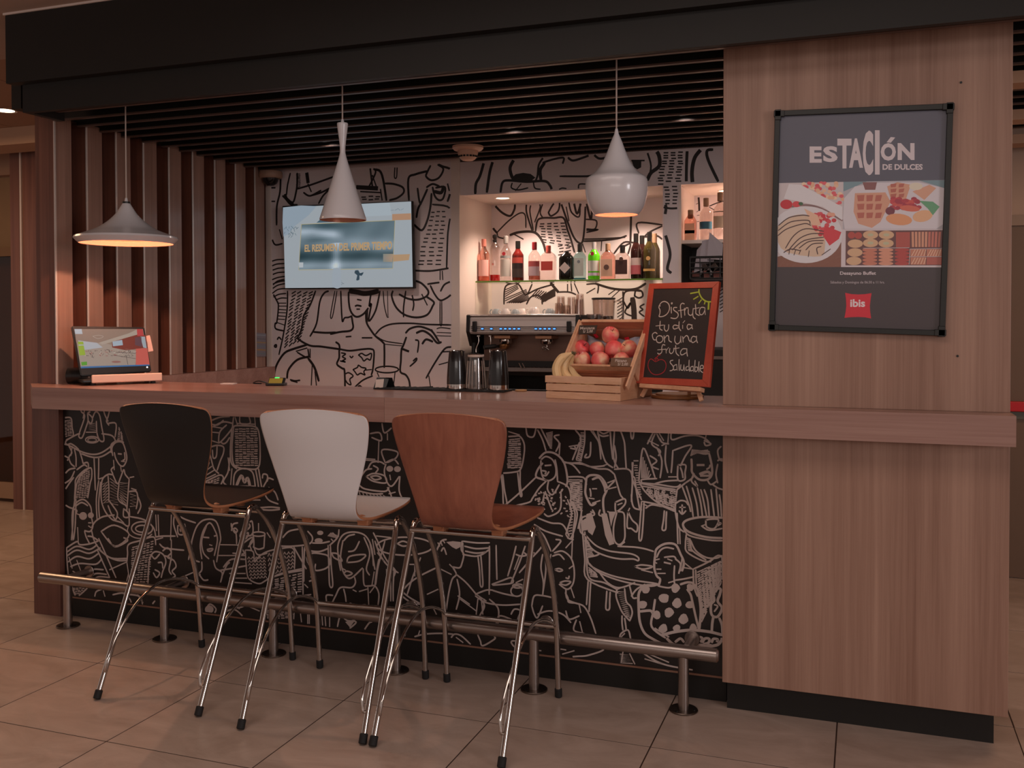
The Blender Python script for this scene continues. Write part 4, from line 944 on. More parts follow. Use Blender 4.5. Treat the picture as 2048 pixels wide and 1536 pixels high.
# ------------------------------------------------------------------ bar stools
def make_stool(name, label, mface, mrim, loc, rz):
    t = thing(name, label, 'bar stool', (0, 0, 0), group='plywood shell bar stools along the bar')
    # plywood shell: profile (y, z, half width, forward curl of the edges)
    prof = [(-.232, 1.133, .182, .014), (-.231, 1.129, .201, .017), (-.229, 1.117, .2125, .020), (-.226, 1.09, .2150, .024), (-.220, 1.05, .2095, .027), (-.210, 1.0, .200, .028), (-.200, .95, .186, .027), (-.191, .90, .171, .024),
            (-.182, .85, .155, .020), (-.172, .81, .144, .016), (-.158, .775, .138, .012), (-.136, .748, .137, .008), (-.105, .733, .146, .004), (-.065, .727, .158, .002),
            (-.02, .727, .174, .002), (.05, .731, .196, .003), (.12, .740, .216, .003), (.18, .750, .222, .003), (.225, .754, .212, .002), (.245, .751, .185, .0), (.252, .747, .14, 0)]
    nx = 16; bm = bmesh.new(); rows = []
    for i, (y, z, hw, cu) in enumerate(prof):
        row = []
        pn = prof[min(i+1, len(prof)-1)]; pp = prof[max(i-1, 0)]
        ty, tz = pn[0]-pp[0], pn[1]-pp[1]; L = math.hypot(ty, tz); ny, nz = -tz/L, ty/L      # towards the sitter
        for k in range(nx+1):
            a = -1+2*k/nx
            arch = .02*(1-a*a) if i == 0 else (.017*(1-a*a) if i == 1 else (.012*(1-a*a) if i == 2 else (.006*(1-a*a) if i == 3 else 0)))
            c = cu*a*a*1.2
            row.append(bm.verts.new((hw*a, y+ny*c, z+nz*c+arch)))
        rows.append(row)
    for a, b in zip(rows, rows[1:]):
        for k in range(nx): bm.faces.new((a[k], a[k+1], b[k+1], b[k]))
    me = bpy.data.meshes.new('seat_shell'); bm.to_mesh(me); bm.free(); me.materials.append(mface); me.materials.append(mrim)
    for p in me.polygons: p.use_smooth = True
    sh = bpy.data.objects.new('seat_shell', me); COL.objects.link(sh); sh.parent = t
    sb = sh.modifiers.new('s', 'SUBSURF'); sb.levels = 1; sb.render_levels = 2
    so = sh.modifiers.new('t', 'SOLIDIFY'); so.thickness = .011; so.offset = 0; so.material_offset_rim = 1; so.use_even_offset = True
    W = .237; r = .0112
    for s_ in (-1, 1):
        leg = [(s_*W, -.315, .014), (s_*W, -.19, .28), (s_*W, -.03, .62), (s_*W*.99, .004, .694), (s_*W*.985, .022, .714), (s_*W*.98, .045, .716), (s_*W*.98, .075, .700), (s_*W*.985, .14, .638), (s_*W*.99, .20, .548), (s_*W, .255, .42), (s_*W, .287, .30), (s_*W, .303, .16), (s_*W, .314, .014)]
        n = 5
        path = smooth_path(leg, 4)
        rear = path[:n*4-3]; front = path[n*4-4:]
        MB().tube(rear, r, 12).build('leg', M_CHROME, t, True); MB().tube(front, r, 12).build('leg', M_CHROME, t, True)
        for p, d in ((leg[0], Vector(leg[1])-Vector(leg[0])), (leg[-1], Vector(leg[-2])-Vector(leg[-1]))):
            q = d.to_track_quat('Z', 'Y').to_matrix().to_4x4()
            mb = MB(); mb.cyl((0, 0, -.012), .0145, .035, 16, Matrix.Translation(p) @ q, bev=.003); mb.build('foot_cap', M_RUBBER, t, True)
        st = [(s_*(W-.012), -.284, .10), (s_*(W-.014), -.289, .112), (s_*(W-.018), -.272, .165), (s_*(W-.016), -.205, .245), (s_*(W-.012), -.10, .325), (s_*(W-.010), .02, .366), (s_*(W-.008), .13, .358), (s_*(W-.006), .24, .317), (s_*(W-.004), .287, .285)]
        MB().tube(smooth_path(st, 5), .006, 10).build('side_stretcher', M_CHROME, t, True)
        MB().tube([(s_*.115, -.045, .715), (s_*.115, -.03, .726)], .018, 12).build('seat_pad', mrim, t, True)
        MB().tube([(s_*.13, .10, .704), (s_*.13, .10, .728)], .018, 12).build('seat_pad', mrim, t, True)
    MB().tube([(-W, -.012, .690), (W, -.012, .690)], .0098, 12).build('cross_tube', M_CHROME, t, True)
    MB().tube([(-W*.98, .085, .690), (W*.98, .085, .690)], .0098, 12).build('cross_tube', M_CHROME, t, True)
    for x in (-.115, .115): MB().box(x-.022, x+.022, -.035, .015, .696, .722, bev=.004).build('seat_pad', mrim, t)
    MB().tube([(-W, .288, .285), (W, .288, .285)], .0095, 12).build('foot_bar', M_CHROME, t, True)
    t.location = (loc[0], loc[1], 0); t.rotation_euler = (0, 0, math.radians(rz)); return t
M_RIM = wood('plywood_edge', '#b97c58', '#9a6244', (30, 30, 200), .45)
make_stool('bar_stool', 'black shell bar stool on chrome legs, leftmost at the bar', mat('black_shell_lacquer', '#1b1817', .42), M_RIM, (-2.064, -.367), 0)
make_stool('bar_stool', 'white shell bar stool on chrome legs, between the black and the wooden one', mat('white_shell_lacquer', '#d4cfcf', .38), M_RIM, (-1.400, -.392), 5)
make_stool('bar_stool', 'walnut veneer shell bar stool on chrome legs, rightmost at the bar', wood('walnut_veneer', '#a0624c', '#743e30', (38, 38, 2.2), .36, .2), M_RIM, (-.858, -.374), 0)

# ------------------------------------------------------------------ pendant lamps
M_LAMP = mat('white_lamp_lacquer', '#d0cbcd', .22, coat=.3); M_COPPER = mat('beaten_copper', '#c98c74', .35, .6, bump=.6, bscale=120)
M_CORD = mat('white_cord', '#b9a79d', .6); M_BULB = mat('bulb_glow', '#ffffff', .3, emit='#ffd9a0', estr=12)
def pendant(name, label, x, y, ztop, prof, bulb_z, power, glow=True):
    ztop = 2.7985
    """prof: outer (radius, z) from the open rim up to the neck"""
    t = thing(name, label, 'pendant lamp', (x, y, 0), group='white pendant lamps over the bar')
    prof = smooth2(prof)
    inner = []
    for i, (r, z) in enumerate(prof):
        a, b = prof[max(i-1, 0)], prof[min(i+1, len(prof)-1)]; dr, dz = b[0]-a[0], b[1]-a[1]; L = math.hypot(dr, dz) or 1
        inner.append((max(r-dz/L*.003, .0004), z+dr/L*.003-(0 if i else 0)))
    inner = [p for p in inner if p[1] < prof[-1][1]-.004]
    MB().lathe(prof, 56).build('shade', M_LAMP, t, True)
    MB().lathe([(prof[0][0], prof[0][1])]+inner, 56).build('shade_lining', M_COPPER, t, True)
    MB().tube([(0, 0, prof[-1][1]-.01), (0, 0, ztop)], .0032, 8).build('cord', M_CORD, t, True)
    MB().cyl((0, 0, prof[-1][1]-.004), .009, .02, 14, r2=.005).build('cord_grip', M_LAMP, t, True)
    MB().cyl((0, 0, bulb_z+.03), .018, .05, 16).build('lamp_holder', M_BLKPL, t, True)
    MB().lathe([(0, bulb_z-.03), (.014, bulb_z-.026), (.024, bulb_z-.008), (.024, bulb_z+.008), (.013, bulb_z+.03), (0, bulb_z+.032)], 20).build('bulb', M_BULB if glow else mat('bulb_off', '#d8b090', .2), t, True)
    if power:
        l = light('lamp_glow', 'POINT', (x, y, bulb_z-.036), power, (1.0, .56, .38), .012)
    return t
def smooth2(prof, n=5):
    out = []; seg = []
    for p in prof:
        seg.append(p)
        if len(p) > 2: out.append(seg); seg = [p]
    out.append(seg); res = []
    for sgm in out:
        if len(sgm) < 2: continue
        q = smooth_path([Vector((p[0], 0, p[1])) for p in sgm], n) if len(sgm) > 2 else [Vector((p[0], 0, p[1])) for p in sgm]
        q = [(max(v.x, .001), v.z) for v in q]
        res += q if not res else q[1:]
    return res
pendant('pendant_lamp', 'white wide flat pendant lamp above the touch-screen till', -2.747, 0.0, 2.50,
        [(.208, 1.829), (.231, 1.852, 1), (.226, 1.861, 1), (.18, 1.878), (.13, 1.899), (.085, 1.930), (.05, 1.965), (.027, 2.00), (.012, 2.026)], 1.945, 22)
pendant('pendant_lamp', 'tall slim white cone pendant lamp in front of the television', -1.598, 0.0, 2.50,
        [(.0985, 1.897), (.0985, 1.903, 1), (.075, 1.975), (.052, 2.048), (.031, 2.115), (.016, 2.165), (.0115, 2.192), (.014, 2.23), (.020, 2.275), (.0235, 2.305, 1), (.022, 2.309, 1), (.004, 2.309)], 2.02, 0, False)
pendant('pendant_lamp', 'round-bellied white pendant lamp in front of the bottle niche', -.404, 0.0, 2.50,
        [(.082, 1.873), (.098, 1.893), (.112, 1.925), (.1195, 1.965), (.1185, 2.000), (.115, 2.013, 1), (.108, 2.019, 1), (.080, 2.040), (.055, 2.074), (.036, 2.115), (.021, 2.155), (.007, 2.187)], 1.93, 2.5)

# ------------------------------------------------------------------ smoke detector and dome camera
sd = thing('smoke_detector', 'white round smoke detector hanging under the black ceiling slats', 'smoke detector', (-1.62, 1.44, 2.45))
M_DETW = mat('aged_white_plastic', '#c8a08a', .45)
MB().lathe([(0, 0), (.088, 0), (.088, -.012), (.078, -.022), (.062, -.026), (0, -.026)], 36).build('base', M_DETW, sd, True)
MB().lathe([(.058, -.024), (.058, -.040), (.050, -.062), (.040, -.074), (.030, -.080), (0, -.081)], 36).build('sensor_head', M_DETW, sd, True)
g_ = MB()
for k in range(18):
    a = 2*math.pi*k/18; g_.box(-.006, .006, -.002, .002, -.064, -.054, Matrix.Rotation(a, 4, 'Z') @ Matrix.Translation((0, -.0528, 0)))
g_.build('vent_slots', M_BLKPL, sd)
p = at(541, 345, 'Y', 1.85); dc = thing('dome_camera', 'white dome security camera with a dark eye in the left ceiling corner', 'security camera', (p.x, 1.85, 2.45))
M_BEIGE = mat('beige_plastic', '#9c7a66', .5)
MB().lathe([(0, 0), (.074, 0), (.078, -.01), (.078, -.034), (.07, -.046), (0, -.047)], 32).build('housing', M_BEIGE, dc, True)
MB().lathe([(.052, -.044), (.050, -.062), (.040, -.080), (.022, -.092), (0, -.096)], 28).build('dome', mat('dark_dome', '#181414', .1), dc, True)

# ------------------------------------------------------------------ television
a0 = at(565, 412, 'Y', 1.845); b0 = at(571, 578, 'Y', 1.885); a1 = at(824, 402, 'Y', 1.845); b1 = at(827, 577, 'Y', 1.885)
tv = thing('television', 'flat wall television showing a bright sports programme on the mural wall', 'television', (a0.x, 1.88, 1.95))
def panel4(name, P, n, th, m_, parent, bev=0):
    mb = MB(); n = Vector(n); A = [mb.bm.verts.new(p) for p in P]; B = [mb.bm.verts.new(p-n*th) for p in P]
    mb.bm.faces.new(A); mb.bm.faces.new(B[::-1])
    for i in range(4): mb.bm.faces.new((A[i], B[i], B[(i+1) % 4], A[(i+1) % 4]))
    if bev: bmesh.ops.bevel(mb.bm, geom=list(mb.bm.edges), offset=bev, segments=2, affect='EDGES')
    return put(mb.build(name, m_), parent)
ex = (a1-a0).normalized(); ez = (a0-b0); ez = (ez-ex*ez.dot(ex)).normalized(); nn = ez.cross(ex)
if nn.y > 0: nn = -nn
hgt = ((a0-b0).dot(ez)+(a1-b1).dot(ez))/2; wid = (a1-a0).dot(ex)
c0 = (a0+a1+b0+b1)/4
P = [c0+ex*(sx*wid/2)+ez*(sz*hgt/2) for sx, sz in ((-1, 1), (1, 1), (1, -1), (-1, -1))]
panel4('screen_case', P, nn, .03, M_BLKPL, tv, .002)
put(MB().box(c0.x-.15, c0.x+.15, 1.895, 1.934, c0.z-.12, c0.z+.12).build('wall_mount', M_BLKPL), tv)
D = Draw(c0+nn*.0004, nn, step=.0002).view((500, 280), 4.6545)
D.poly('308,628 1500,572 1516,1368 328,1378', '#c6d0d8')
D.layer = 1
D.poly('308,628 620,615 420,800 312,900', '#b4c6d6', 2); D.poly('900,600 1300,585 1320,700 900,720', '#ccdae4')
D.poly('480,785 1350,748 1330,1192 455,1205', '#8ea6b4')
D.layer = 2
def tvc(u, v):
    g = lambda x, c, w_: math.exp(-((x-c)/w_)**2)
    r, gg, b_ = 118, 142, 150
    d = -62*g(v, .72, .13)*(1-.3*u) + 50*g(v, .92, .1) + 58*g(v, .30+.25*u, .14)*(.4+u*.6)
    d += 75*g(v, .16+.35*max(0, u-.12), .09)*(u < .48)*min(1, (.48-u)*8) + 80*g(u, .39, .05)*(v > .42) - 45*g(v, .06, .08)*g(u, .3, .25) - 40*g(v, .36, .06)*g(u, .2, .15)
    n = 6*math.sin(u*19+v*7)
    return (r+d*1.02+n, gg+d*.95+n, b_+d*1.0+n+4)
D.grid([(480, 785), (1350, 748), (1330, 1192), (455, 1205)], 56, 30, tvc)
D.layer = 3
D.poly('775,1195 845,1195 848,1290 850,1372 775,1372 768,1280', '#c4d0dc', 2)
D.grid([(1240, 1060), (1335, 1060), (1325, 1135), (1240, 1135)], 8, 6, lambda u, v: (216-30*abs(v-.5)-40*(1-u), 178-10*(1-u), 150+10*(1-u)))
D.poly('620,770 680,720 780,750 760,765', '#587888')
D.lines('w6 480,785 1350,748|1350,748 1330,1192|455,1205 480,785|455,1210 1330,1196', 6, '#d8c890')
D.layer = 4
D.poly('1325,690 1500,682 1502,742 1325,748', '#d8a886'); D.poly('1335,1068 1490,1062 1480,1118 1335,1132', '#dcb48c')
D.text('EL RESUMEN DEL PRIMER TIEMPO', 0, 0, 0, 0, '#e6be8c', bold=.035, q=[(510, 975), (1325, 940), (1322, 1020), (508, 1042)])
for k in range(22): x = random.uniform(320, 460); y = random.uniform(800, 890); D.stroke([(x, y), (x+random.uniform(-20, 20), y+18)], 5, '#5c7a88')
for k in range(14): x = random.uniform(770, 860); y = random.uniform(1300, 1365); D.stroke([(x, y), (x+random.uniform(-10, 30), y+6)], 5, '#586a80')
D.poly('980,1215 1010,1212 1025,1240 1060,1230 1040,1265 1020,1260 1020,1300 990,1305 1000,1260 975,1240', '#3f5868', 2)
D.poly('455,1140 498,1140 496,1186 458,1188', '#dfe6ec'); D.lines('w5 1312,655 1340,652|1350,655 1380,640 1395,655|1405,652 1430,640', 5, '#94a8b4')
D.build('screen_picture', mat_print('screen_light', .58, .3), tv)

# ------------------------------------------------------------------ touch-screen till
wdir = Vector((.59, .81, 0)).normalized(); fdir = Vector((.81, -.59, 0))
tl = Vector((0, 0, 0))
bl = at(160, 752, 'Y', .055)
tilt = math.radians(15); upv = (Vector((0, 0, 1))*math.cos(tilt)-fdir*math.sin(tilt)); nrm = (fdir*math.cos(tilt)+Vector((0, 0, 1))*math.sin(tilt))
q_ = [on_plane(u, v, bl, nrm) for u, v in ((143, 652), (289, 654), (303, 742), (162, 752))]
mo = thing('touch_screen_till', 'touch-screen till on a low base standing on the left end of the bar', 'till', (-3.0, .2, SH))
panel4('screen_case', q_, nrm, .028, M_BLKPL, mo, .004)
D = Draw(q_[3]+nrm*.0006, nrm, step=.0002).view((100, 620), 8.533)
D.poly('415,325 1585,325 1700,940 525,995', '#a8907e'); D.layer = 1
D.poly('415,325 1480,325 1480,420 830,560 450,560', '#a48a7a'); D.poly('470,560 900,560 1490,700 1450,950 525,985', '#b8a698'); D.poly('1060,520 1500,420 1640,430 1660,640 1300,690 1060,640', '#8c3024')
D.poly('1465,660 1660,650 1700,930 1465,935', '#e8685c'); D.poly('480,520 800,560 900,640 600,680 500,660', '#c8ccd4')
D.layer = 2
D.poly('415,325 540,325 555,410 430,410', '#d0dce6'); D.poly('830,560 1340,400 1490,330 1490,420 900,590', '#c4b4a4'); D.poly('1065,540 1230,510 1245,600 1075,620', '#b8ccdc'); D.poly('1540,455 1620,455 1650,650 1590,640', '#b8c4cc'); D.poly('1450,470 1560,460 1570,630 1450,600', '#6c4450')
D.poly('1480,325 1580,325 1600,440 1490,445', '#d84448')
D.poly('475,540 565,540 575,590 480,590', '#a8c830'); D.poly('480,610 575,605 605,770 505,775', '#a8c830'); D.poly('530,890 630,880 632,940 540,948', '#58b020')
D.poly('525,965 1690,930 1700,950 530,995', '#2c78b8')
for k in range(60): x = random.uniform(600, 1450); y = random.uniform(650, 850)*.5+.5*random.uniform(680, 760); D.stroke([(x, y), (x+random.uniform(-30, 50), y+random.uniform(-5, 40))], random.uniform(6, 14), random.choice(['#5c4444', '#d8c8bc', '#3c3038', '#a84848', '#7c6860']))
D.lines('w7 730,450 830,430 910,455 820,490 730,450', 7, '#c8bcb0'); D.lines('w10 1295,770 1330,930|1080,770 1460,830|1130,720 1460,740', 10, '#5c4848')
D.ell(1130, 885, 80, 18, '#a87068')
D.build('screen_picture', mat_print('screen_light', .58, .3), mo)
put(MB().tube([q_[2]+upv*.02-wdir*.02+nrm*.0012, q_[2]+upv*.02-wdir*.02+nrm*.002], .004, 10).build('power_light', mat('led_white', '#ffffff', .4, emit='#ffffff', estr=1.5)), mo)
# base: black stand, light plate and rubber feet
cb = (q_[2]+q_[3])/2; R3 = Matrix((wdir, -fdir, Vector((0, 0, 1)))).transposed().to_4x4()
def local(c): m_ = R3.copy(); m_.translation = Vector(c); return m_
bz = Vector((cb.x, cb.y, SH))+fdir*.02
M0 = local(bz)
put(MB().box(-.17, .19, -.04, .12, .012, .030, M0, bev=.006).build('stand', M_BLKPL), mo)
mb = MB(); pts = []
for i in range(24):
    a = 2*math.pi*i/24; pts.append((max(-.13, min(.205, .04+.20*math.cos(a))), .0+.035*math.sin(a)))
put(MB().box(-.13, .20, -.052, -.040, .012, .052, M0, bev=.005).build('base_plate', mat('cream_plastic', '#e8c4b0', .45)), mo)
for x, y in ((-.12, -.03), (.16, -.03), (-.12, .1), (.16, .1)): put(MB().cyl((x, y, .0), .012, .014, 12, M0).build('foot', M_RUBBER), mo)
pb = at(150, 757, 'Y', .12); 
put(MB().tube([(pb.x-.02, .10, SH+.042), (pb.x+.05, .13, SH+.042)], .040, 24).build('rear_housing', M_BLKPL, smooth=True), mo)
put(MB().box(-.06, .04, .045, .10, .02, .10, M0, bev=.01).build('neck', M_BLKPL), mo)
qc = [on_plane(u, v, q_[1]-nrm*.03, nrm) for u, v in ((291, 672), (300, 670), (307, 702), (294, 705))]
panel4('card_reader', qc, nrm, .012, mat('pale_pink_plastic', '#d8b0a4', .5), mo, .002)

# ------------------------------------------------------------------ back counter and espresso machine
bk = thing('back_counter', 'dark back counter with a steel top below the niches', 'counter', (-.5, 2.1, 0))
BZ = 1.0
put(MB().box(-1.876, 1.0, 1.80, 2.455, 0, BZ-.03).build('cabinet_body', M_BLACK), bk)
put(MB().box(-1.878, 1.0, 1.77, 2.457, BZ-.03, BZ, bev=.003).build('counter_top', M_STEEL), bk)
for k in range(4):
    d_ = put(MB().box(-1.86+k*.7, -1.18+k*.7, 1.775, 1.799, .1, BZ-.05, bev=.002).build('door', M_BLKPL), bk)
    put(MB().tube([(-1.80+k*.7, 1.765, .88), (-1.24+k*.7, 1.765, .88)], .006, 8).build('door_handle', M_STEEL), d_)

em = thing('espresso_machine', 'two-group steel espresso machine with blue-lit buttons on the back counter', 'espresso machine', (-1.46, 2.1, BZ))
FYM = 1.86; X0, X1 = -1.805, -1.085
z = lambda v, u=1040, y=FYM: at(u, v, 'Y', y).z
M_ST2 = mat('machine_steel', '#c8bcb6', .34, .1); M_STD = mat('machine_dark_steel', '#4a423e', .4, .8); M_BPL = mat('matt_black_casting', '#161413', .45)
zt, zb = z(632), z(668)
mb = MB(); pr = [(1.90, zt), (1.875, zt-.002), (1.858, zt-.014), (1.860, zt-.03), (1.852, zb+.012), (1.865, zb), (1.95, zb-.008), (2.40, zb-.008), (2.40, zt)]
A = [mb.bm.verts.new((X0+.02, y, q)) for y, q in pr]; B = [mb.bm.verts.new((X1-.02, y, q)) for y, q in pr]
mb.bm.faces.new(A); mb.bm.faces.new(B[::-1])
for i in range(len(pr)): mb.bm.faces.new((A[i], B[i], B[(i+1) % len(pr)], A[(i+1) % len(pr)]))
put(mb.build('upper_body', M_ST2), em)
put(MB().tube([(X0+.0, 1.872, zt+.001), (X1-.0, 1.872, zt+.001)], .011, 14).build('front_roll', M_STEEL, smooth=True), em)
for k in range(3): put(MB().box(X0+.03, X1-.03, 1.8515, 1.856, zb+.018+k*.012, zb+.021+k*.012).build('trim_line', M_STD), em)
put(MB().box(X0+.04, X1-.06, 2.34, 2.38, 1.1, zt-.01).build('back_panel', M_STD), em)
put(MB().box(X0+.05, X1-.05, 2.02, 2.06, z(735), zb-.008).build('splash_panel', mat('splash_steel', '#8c6c5e', .4, .3)), em)
put(MB().box(X0+.03, X1-.03, 1.90, 2.10, z(742)-.006, z(735), bev=.003).build('drip_tray', M_STEEL), em)
put(MB().box(X0+.03, X1-.03, 1.888, 1.90, z(734), z(722)).build('lower_band', M_BPL), em)
dg_ = MB()
for k in range(22): dg_.box(X0+.05+k*.029, X0+.065+k*.029, 1.905, 2.0, z(735), z(735)+.002)
put(dg_.build('tray_grid', M_STD), em)
for x in (X0+.07, X1-.07):
    for y in (1.95, 2.32): put(MB().cyl((x, y, BZ+.0005), .02, z(742)-.008-BZ if y < 2 else .13, 14).build('foot', M_BPL), em)
for s_, x in ((-1, X0), (1, X1)):
    mb = MB(); pts = [(1.852, zt+.006), (1.845, zb+.015), (1.90, zb-.075), (2.0, zb-.09), (2.0, z(738)), (2.05, z(742)), (2.40, z(742)), (2.40, zt+.006)]
    A = [mb.bm.verts.new((x-s_*.001, y, q)) for y, q in pts]; B = [mb.bm.verts.new((x-s_*.022, y, q)) for y, q in pts]
    mb.bm.faces.new(A); mb.bm.faces.new(B[::-1])
    for i in range(len(pts)): mb.bm.faces.new((A[i], B[i], B[(i+1) % len(pts)], A[(i+1) % len(pts)]))
    put(mb.build('side_casting', M_BPL), em)
M_BLUE = mat('blue_button_light', '#3a7cff', .3, emit='#4a90ff', estr=2.2); M_DK = mat('button_bezel', '#2a3050', .4)
for u in (965, 983, 1002, 1011, 1020, 1029, 1038, 1072, 1081, 1090, 1099, 1109):
    p = at(u, 657.5, 'Y', 1.852); b_ = put(MB().box(p.x-.010, p.x+.010, 1.8495, 1.853, p.z-.007, p.z+.007, bev=.001).build('button', M_DK), em)
    put(MB().box(p.x-.007, p.x+.007, 1.8475, 1.8495, p.z-.004, p.z+.004).build('button_light', M_BLUE), b_)
for u in (948, 1137):
    p = at(u, 652, 'Y', 1.83); put(MB().box(p.x-.013, p.x+.013, 1.828, 1.852, p.z-.035, p.z+.03, Matrix.Rotation(0, 4, 'Y'), bev=.005).build('steam_lever', M_BPL), em)
for u in (1010, 1092):
    p = at(u, 672, 'Y', 1.93)
    g_ = put(MB().box(p.x-.052, p.x+.052, 1.875, 2.02, zb-.030, zb-.009, bev=.004).build('group_cover', mat('brass_plate', '#b08468', .4, .7)), em)
    put(MB().lathe([(0, zb-.032), (.036, zb-.032), (.038, zb-.045), (.034, zb-.060), (.026, zb-.064), (0, zb-.064)], 28, Matrix.Translation((p.x, 1.94, 0))).build('group_head', M_CHROME, smooth=True), em)
p = at(1008, 685, 'Y', 1.94)
pfh = put(MB().lathe([(0, zb-.065), (.033, zb-.065), (.034, zb-.075), (.026, zb-.092), (0, zb-.096)], 24, Matrix.Translation((p.x, 1.94, 0))).build('portafilter', mat('worn_brass', '#a87850', .35, .9), smooth=True), em)
hq = at(968, 695, 'Y', 1.83)
put(MB().tube(smooth_path([(p.x-.03, 1.925, zb-.078), ((p.x+hq.x)/2, 1.88, (zb-.078+hq.z)/2+.004), (hq.x, 1.83, hq.z)], 5), [.009]*4+[.0135]*7, 12).build('portafilter_handle', M_BPL, smooth=True), pfh)
p = at(1093, 690, 'Y', 1.93)
put(MB().tube(smooth_path([(p.x, 1.94, zb-.06), (p.x, 1.935, zb-.085), (p.x-.012, 1.925, zb-.098), (p.x-.022, 1.92, zb-.09), (p.x-.02, 1.92, zb-.078), (p.x-.006, 1.92, zb-.078), (p.x+.02, 1.92, zb-.096)], 4), .005, 10).build('spout', M_CHROME, smooth=True), em)
for u, dz in ((957, .0), (981, .0)):
    p = at(u, 677, 'Y', 1.90)
    put(MB().cyl((p.x, 1.90, zb-.018), .016, .008, 18).build('wand_collar', M_CHROME, smooth=True), em)
    put(MB().tube(smooth_path([(p.x, 1.90, zb-.016), (p.x+.002, 1.898, zb-.05), (p.x-.002+(u < 970)*-.01, 1.892, zb-.09), (p.x+(u < 970)*-.012, 1.89, zb-.115)], 5), .0042, 10).build('steam_wand', M_CHROME, smooth=True), em)
p = at(948, 705, 'Y', 1.9); put(MB().tube([(p.x, 1.9, zb-.055), (p.x-.003, 1.9, p.z-.045)], .014, 14).build('hot_water_tap', M_BPL, smooth=True), em)
ctr_ = at(1046, 732, 'Y', 1.887)
for dx in (-.018, .004):
    put(MB().tube([(ctr_.x+dx-.008, 1.886, ctr_.z+.018), (ctr_.x+dx+.010, 1.886, ctr_.z-.016)], .0028, 8).build('badge_bar', M_CHROME), em)

# cups and glasses on top of the machine
M_CUP = mat('white_porcelain', '#d8ccc4', .25); M_CUPB = mat('grey_blue_porcelain', '#9aa0a0', .25)
ZT = zt+.0125
def cup(u, yv, r, h, m_, label, flip=True):
    p = at(u, 628, 'Y', yv); t = thing('cup', label, 'cup', (p.x, yv, zt), group='cups warming on the espresso machine')
    pr = [(r*.55, .0), (r*.62, .004), (r*.9, h*.35), (r, h*.75), (r, h), (r*.93, h), (r*.92, h*.75), (r*.8, h*.35), (r*.5, .007), (0, .006)]
    if flip: pr = [(a, h-b) for a, b in pr]+[]
    MB().lathe([(0, pr[0][1])]+pr, 28).build('bowl', m_, t, True)
    hz = h*.55; MB().tube(smooth_path([(-r*.93, 0, hz+.014), (-r*1.25, 0, hz+.013), (-r*1.45, 0, hz), (-r*1.2, 0, hz-.015), (-r*.9, 0, hz-.014)], 4), .0035, 8).build('handle', m_, t, True)
    return t
GP = 'cups warming on the espresso machine'
for u, yv, r, h, m_, lb in ((993, 1.98, .030, .045, M_CUPB, 'leftmost grey-blue cup on top of the espresso machine'), (1011, 1.94, .031, .046, M_CUP, 'white cup second from the left on the espresso machine'),
                            (1031, 1.97, .029, .042, M_CUPB, 'small grey-blue cup third from the left on the espresso machine'), (1044, 2.06, .031, .047, M_CUP, 'white cup in the back row, left of the tall white cup'),
                            (1068, 1.98, .037, .055, M_CUP, 'largest white cup on top of the espresso machine'), (1100, 1.97, .031, .045, M_CUPB, 'grey-blue cup next to the upturned glasses')):
    cup(u, yv, r, h, m_, lb)
M_GL = thin('drinking_glass', '#e9e1dd', .04, 2.6)
def tumbler(p, r0, r1, h, label, group, name='drinking_glass', m_=None, cat='glass', ridges=0):
    """upturned glass: r0 at the table, r1 at the top"""
    o = MB(); o.lathe([(r0, 0), (r0+(r1-r0)*.5, h*.5), (r1, h-.002), (r1-.003, h), (0, h), (0, h-.006), (r1-.004, h-.007), (r0+(r1-r0)*.5-.002, h*.5), (r0-.002, 0), (r0, 0)], 28)
    ob = o.build(name, m_ or M_GL, None, True); ob.location = p
    return tag(ob, label, cat, group)
for i, (u, yv, h, lb) in enumerate(((1118, 1.95, .078, 'front left upturned glass on the espresso machine'), (1133, 1.94, .066, 'short upturned glass in the front of the glass group'), (1143, 2.04, .115, 'tall upturned glass in the middle of the glass group'),
                                    (1158, 1.95, .10, 'front right upturned glass on the espresso machine'), (1122, 2.08, .12, 'tall upturned glass at the back left of the group'), (1160, 2.10, .135, 'tallest upturned glass at the right end of the machine'))):
    p = at(u, 628, 'Y', yv); tumbler((p.x, yv, zt+.0005), .029, .024, h, lb, 'upturned glasses on the espresso machine')

# carafes right of the machine
def carafe(u, yv, r, h, label, liq, lid):
    p = at(u, 640, 'Y', yv); zb_ = at(u, 652, 'Y', yv).z; t = thing('carafe', label, 'carafe', (p.x, yv, BZ), group='carafes beside the espresso machine')
    H = at(u, 598, 'Y', yv).z-BZ if lid else h
    MB().lathe([(0, .10), (r, .10), (r*1.03, H*.7), (r*1.18, H), (r*1.14, H), (r*.98, H*.7), (r*.93, .112), (0, .112)], 28).build('jug', M_GL, t, True)
    MB().lathe([(0, 0), (r*1.1, 0), (r*1.05, .06), (r*.9, .10), (0, .10)], 28).build('base', M_BPL, t, True)
    lz = at(u, liq, 'Y', yv).z-BZ
    MB().lathe([(0, .113), (r*.92, .113), (r*.95, lz), (0, lz)], 28).build('coffee', mat('dark_coffee', '#2c150c', .2), t, True)
    if lid: MB().lathe([(r*1.15, H-.004), (r*1.22, H-.002), (r*1.22, H+.006), (r*1.1, H+.008)], 28).build('rim', M_BPL, t, True)
    q = MB().tube(smooth_path([(r*1.1, -.01, H-.02), (r*1.1+.05, -.01, H-.03), (r*1.1+.05, -.01, H*.6), (r*1.05, -.01, H*.52)], 4), .006, 10).build('handle', M_GL, t, True)
carafe(1207, 2.12, .060, .5, 'clear carafe of dark coffee with a black rim behind the apple crate', 632, True)
carafe(1190, 1.90, .042, .50, 'darker filled carafe close to the right end of the machine', 636, False)

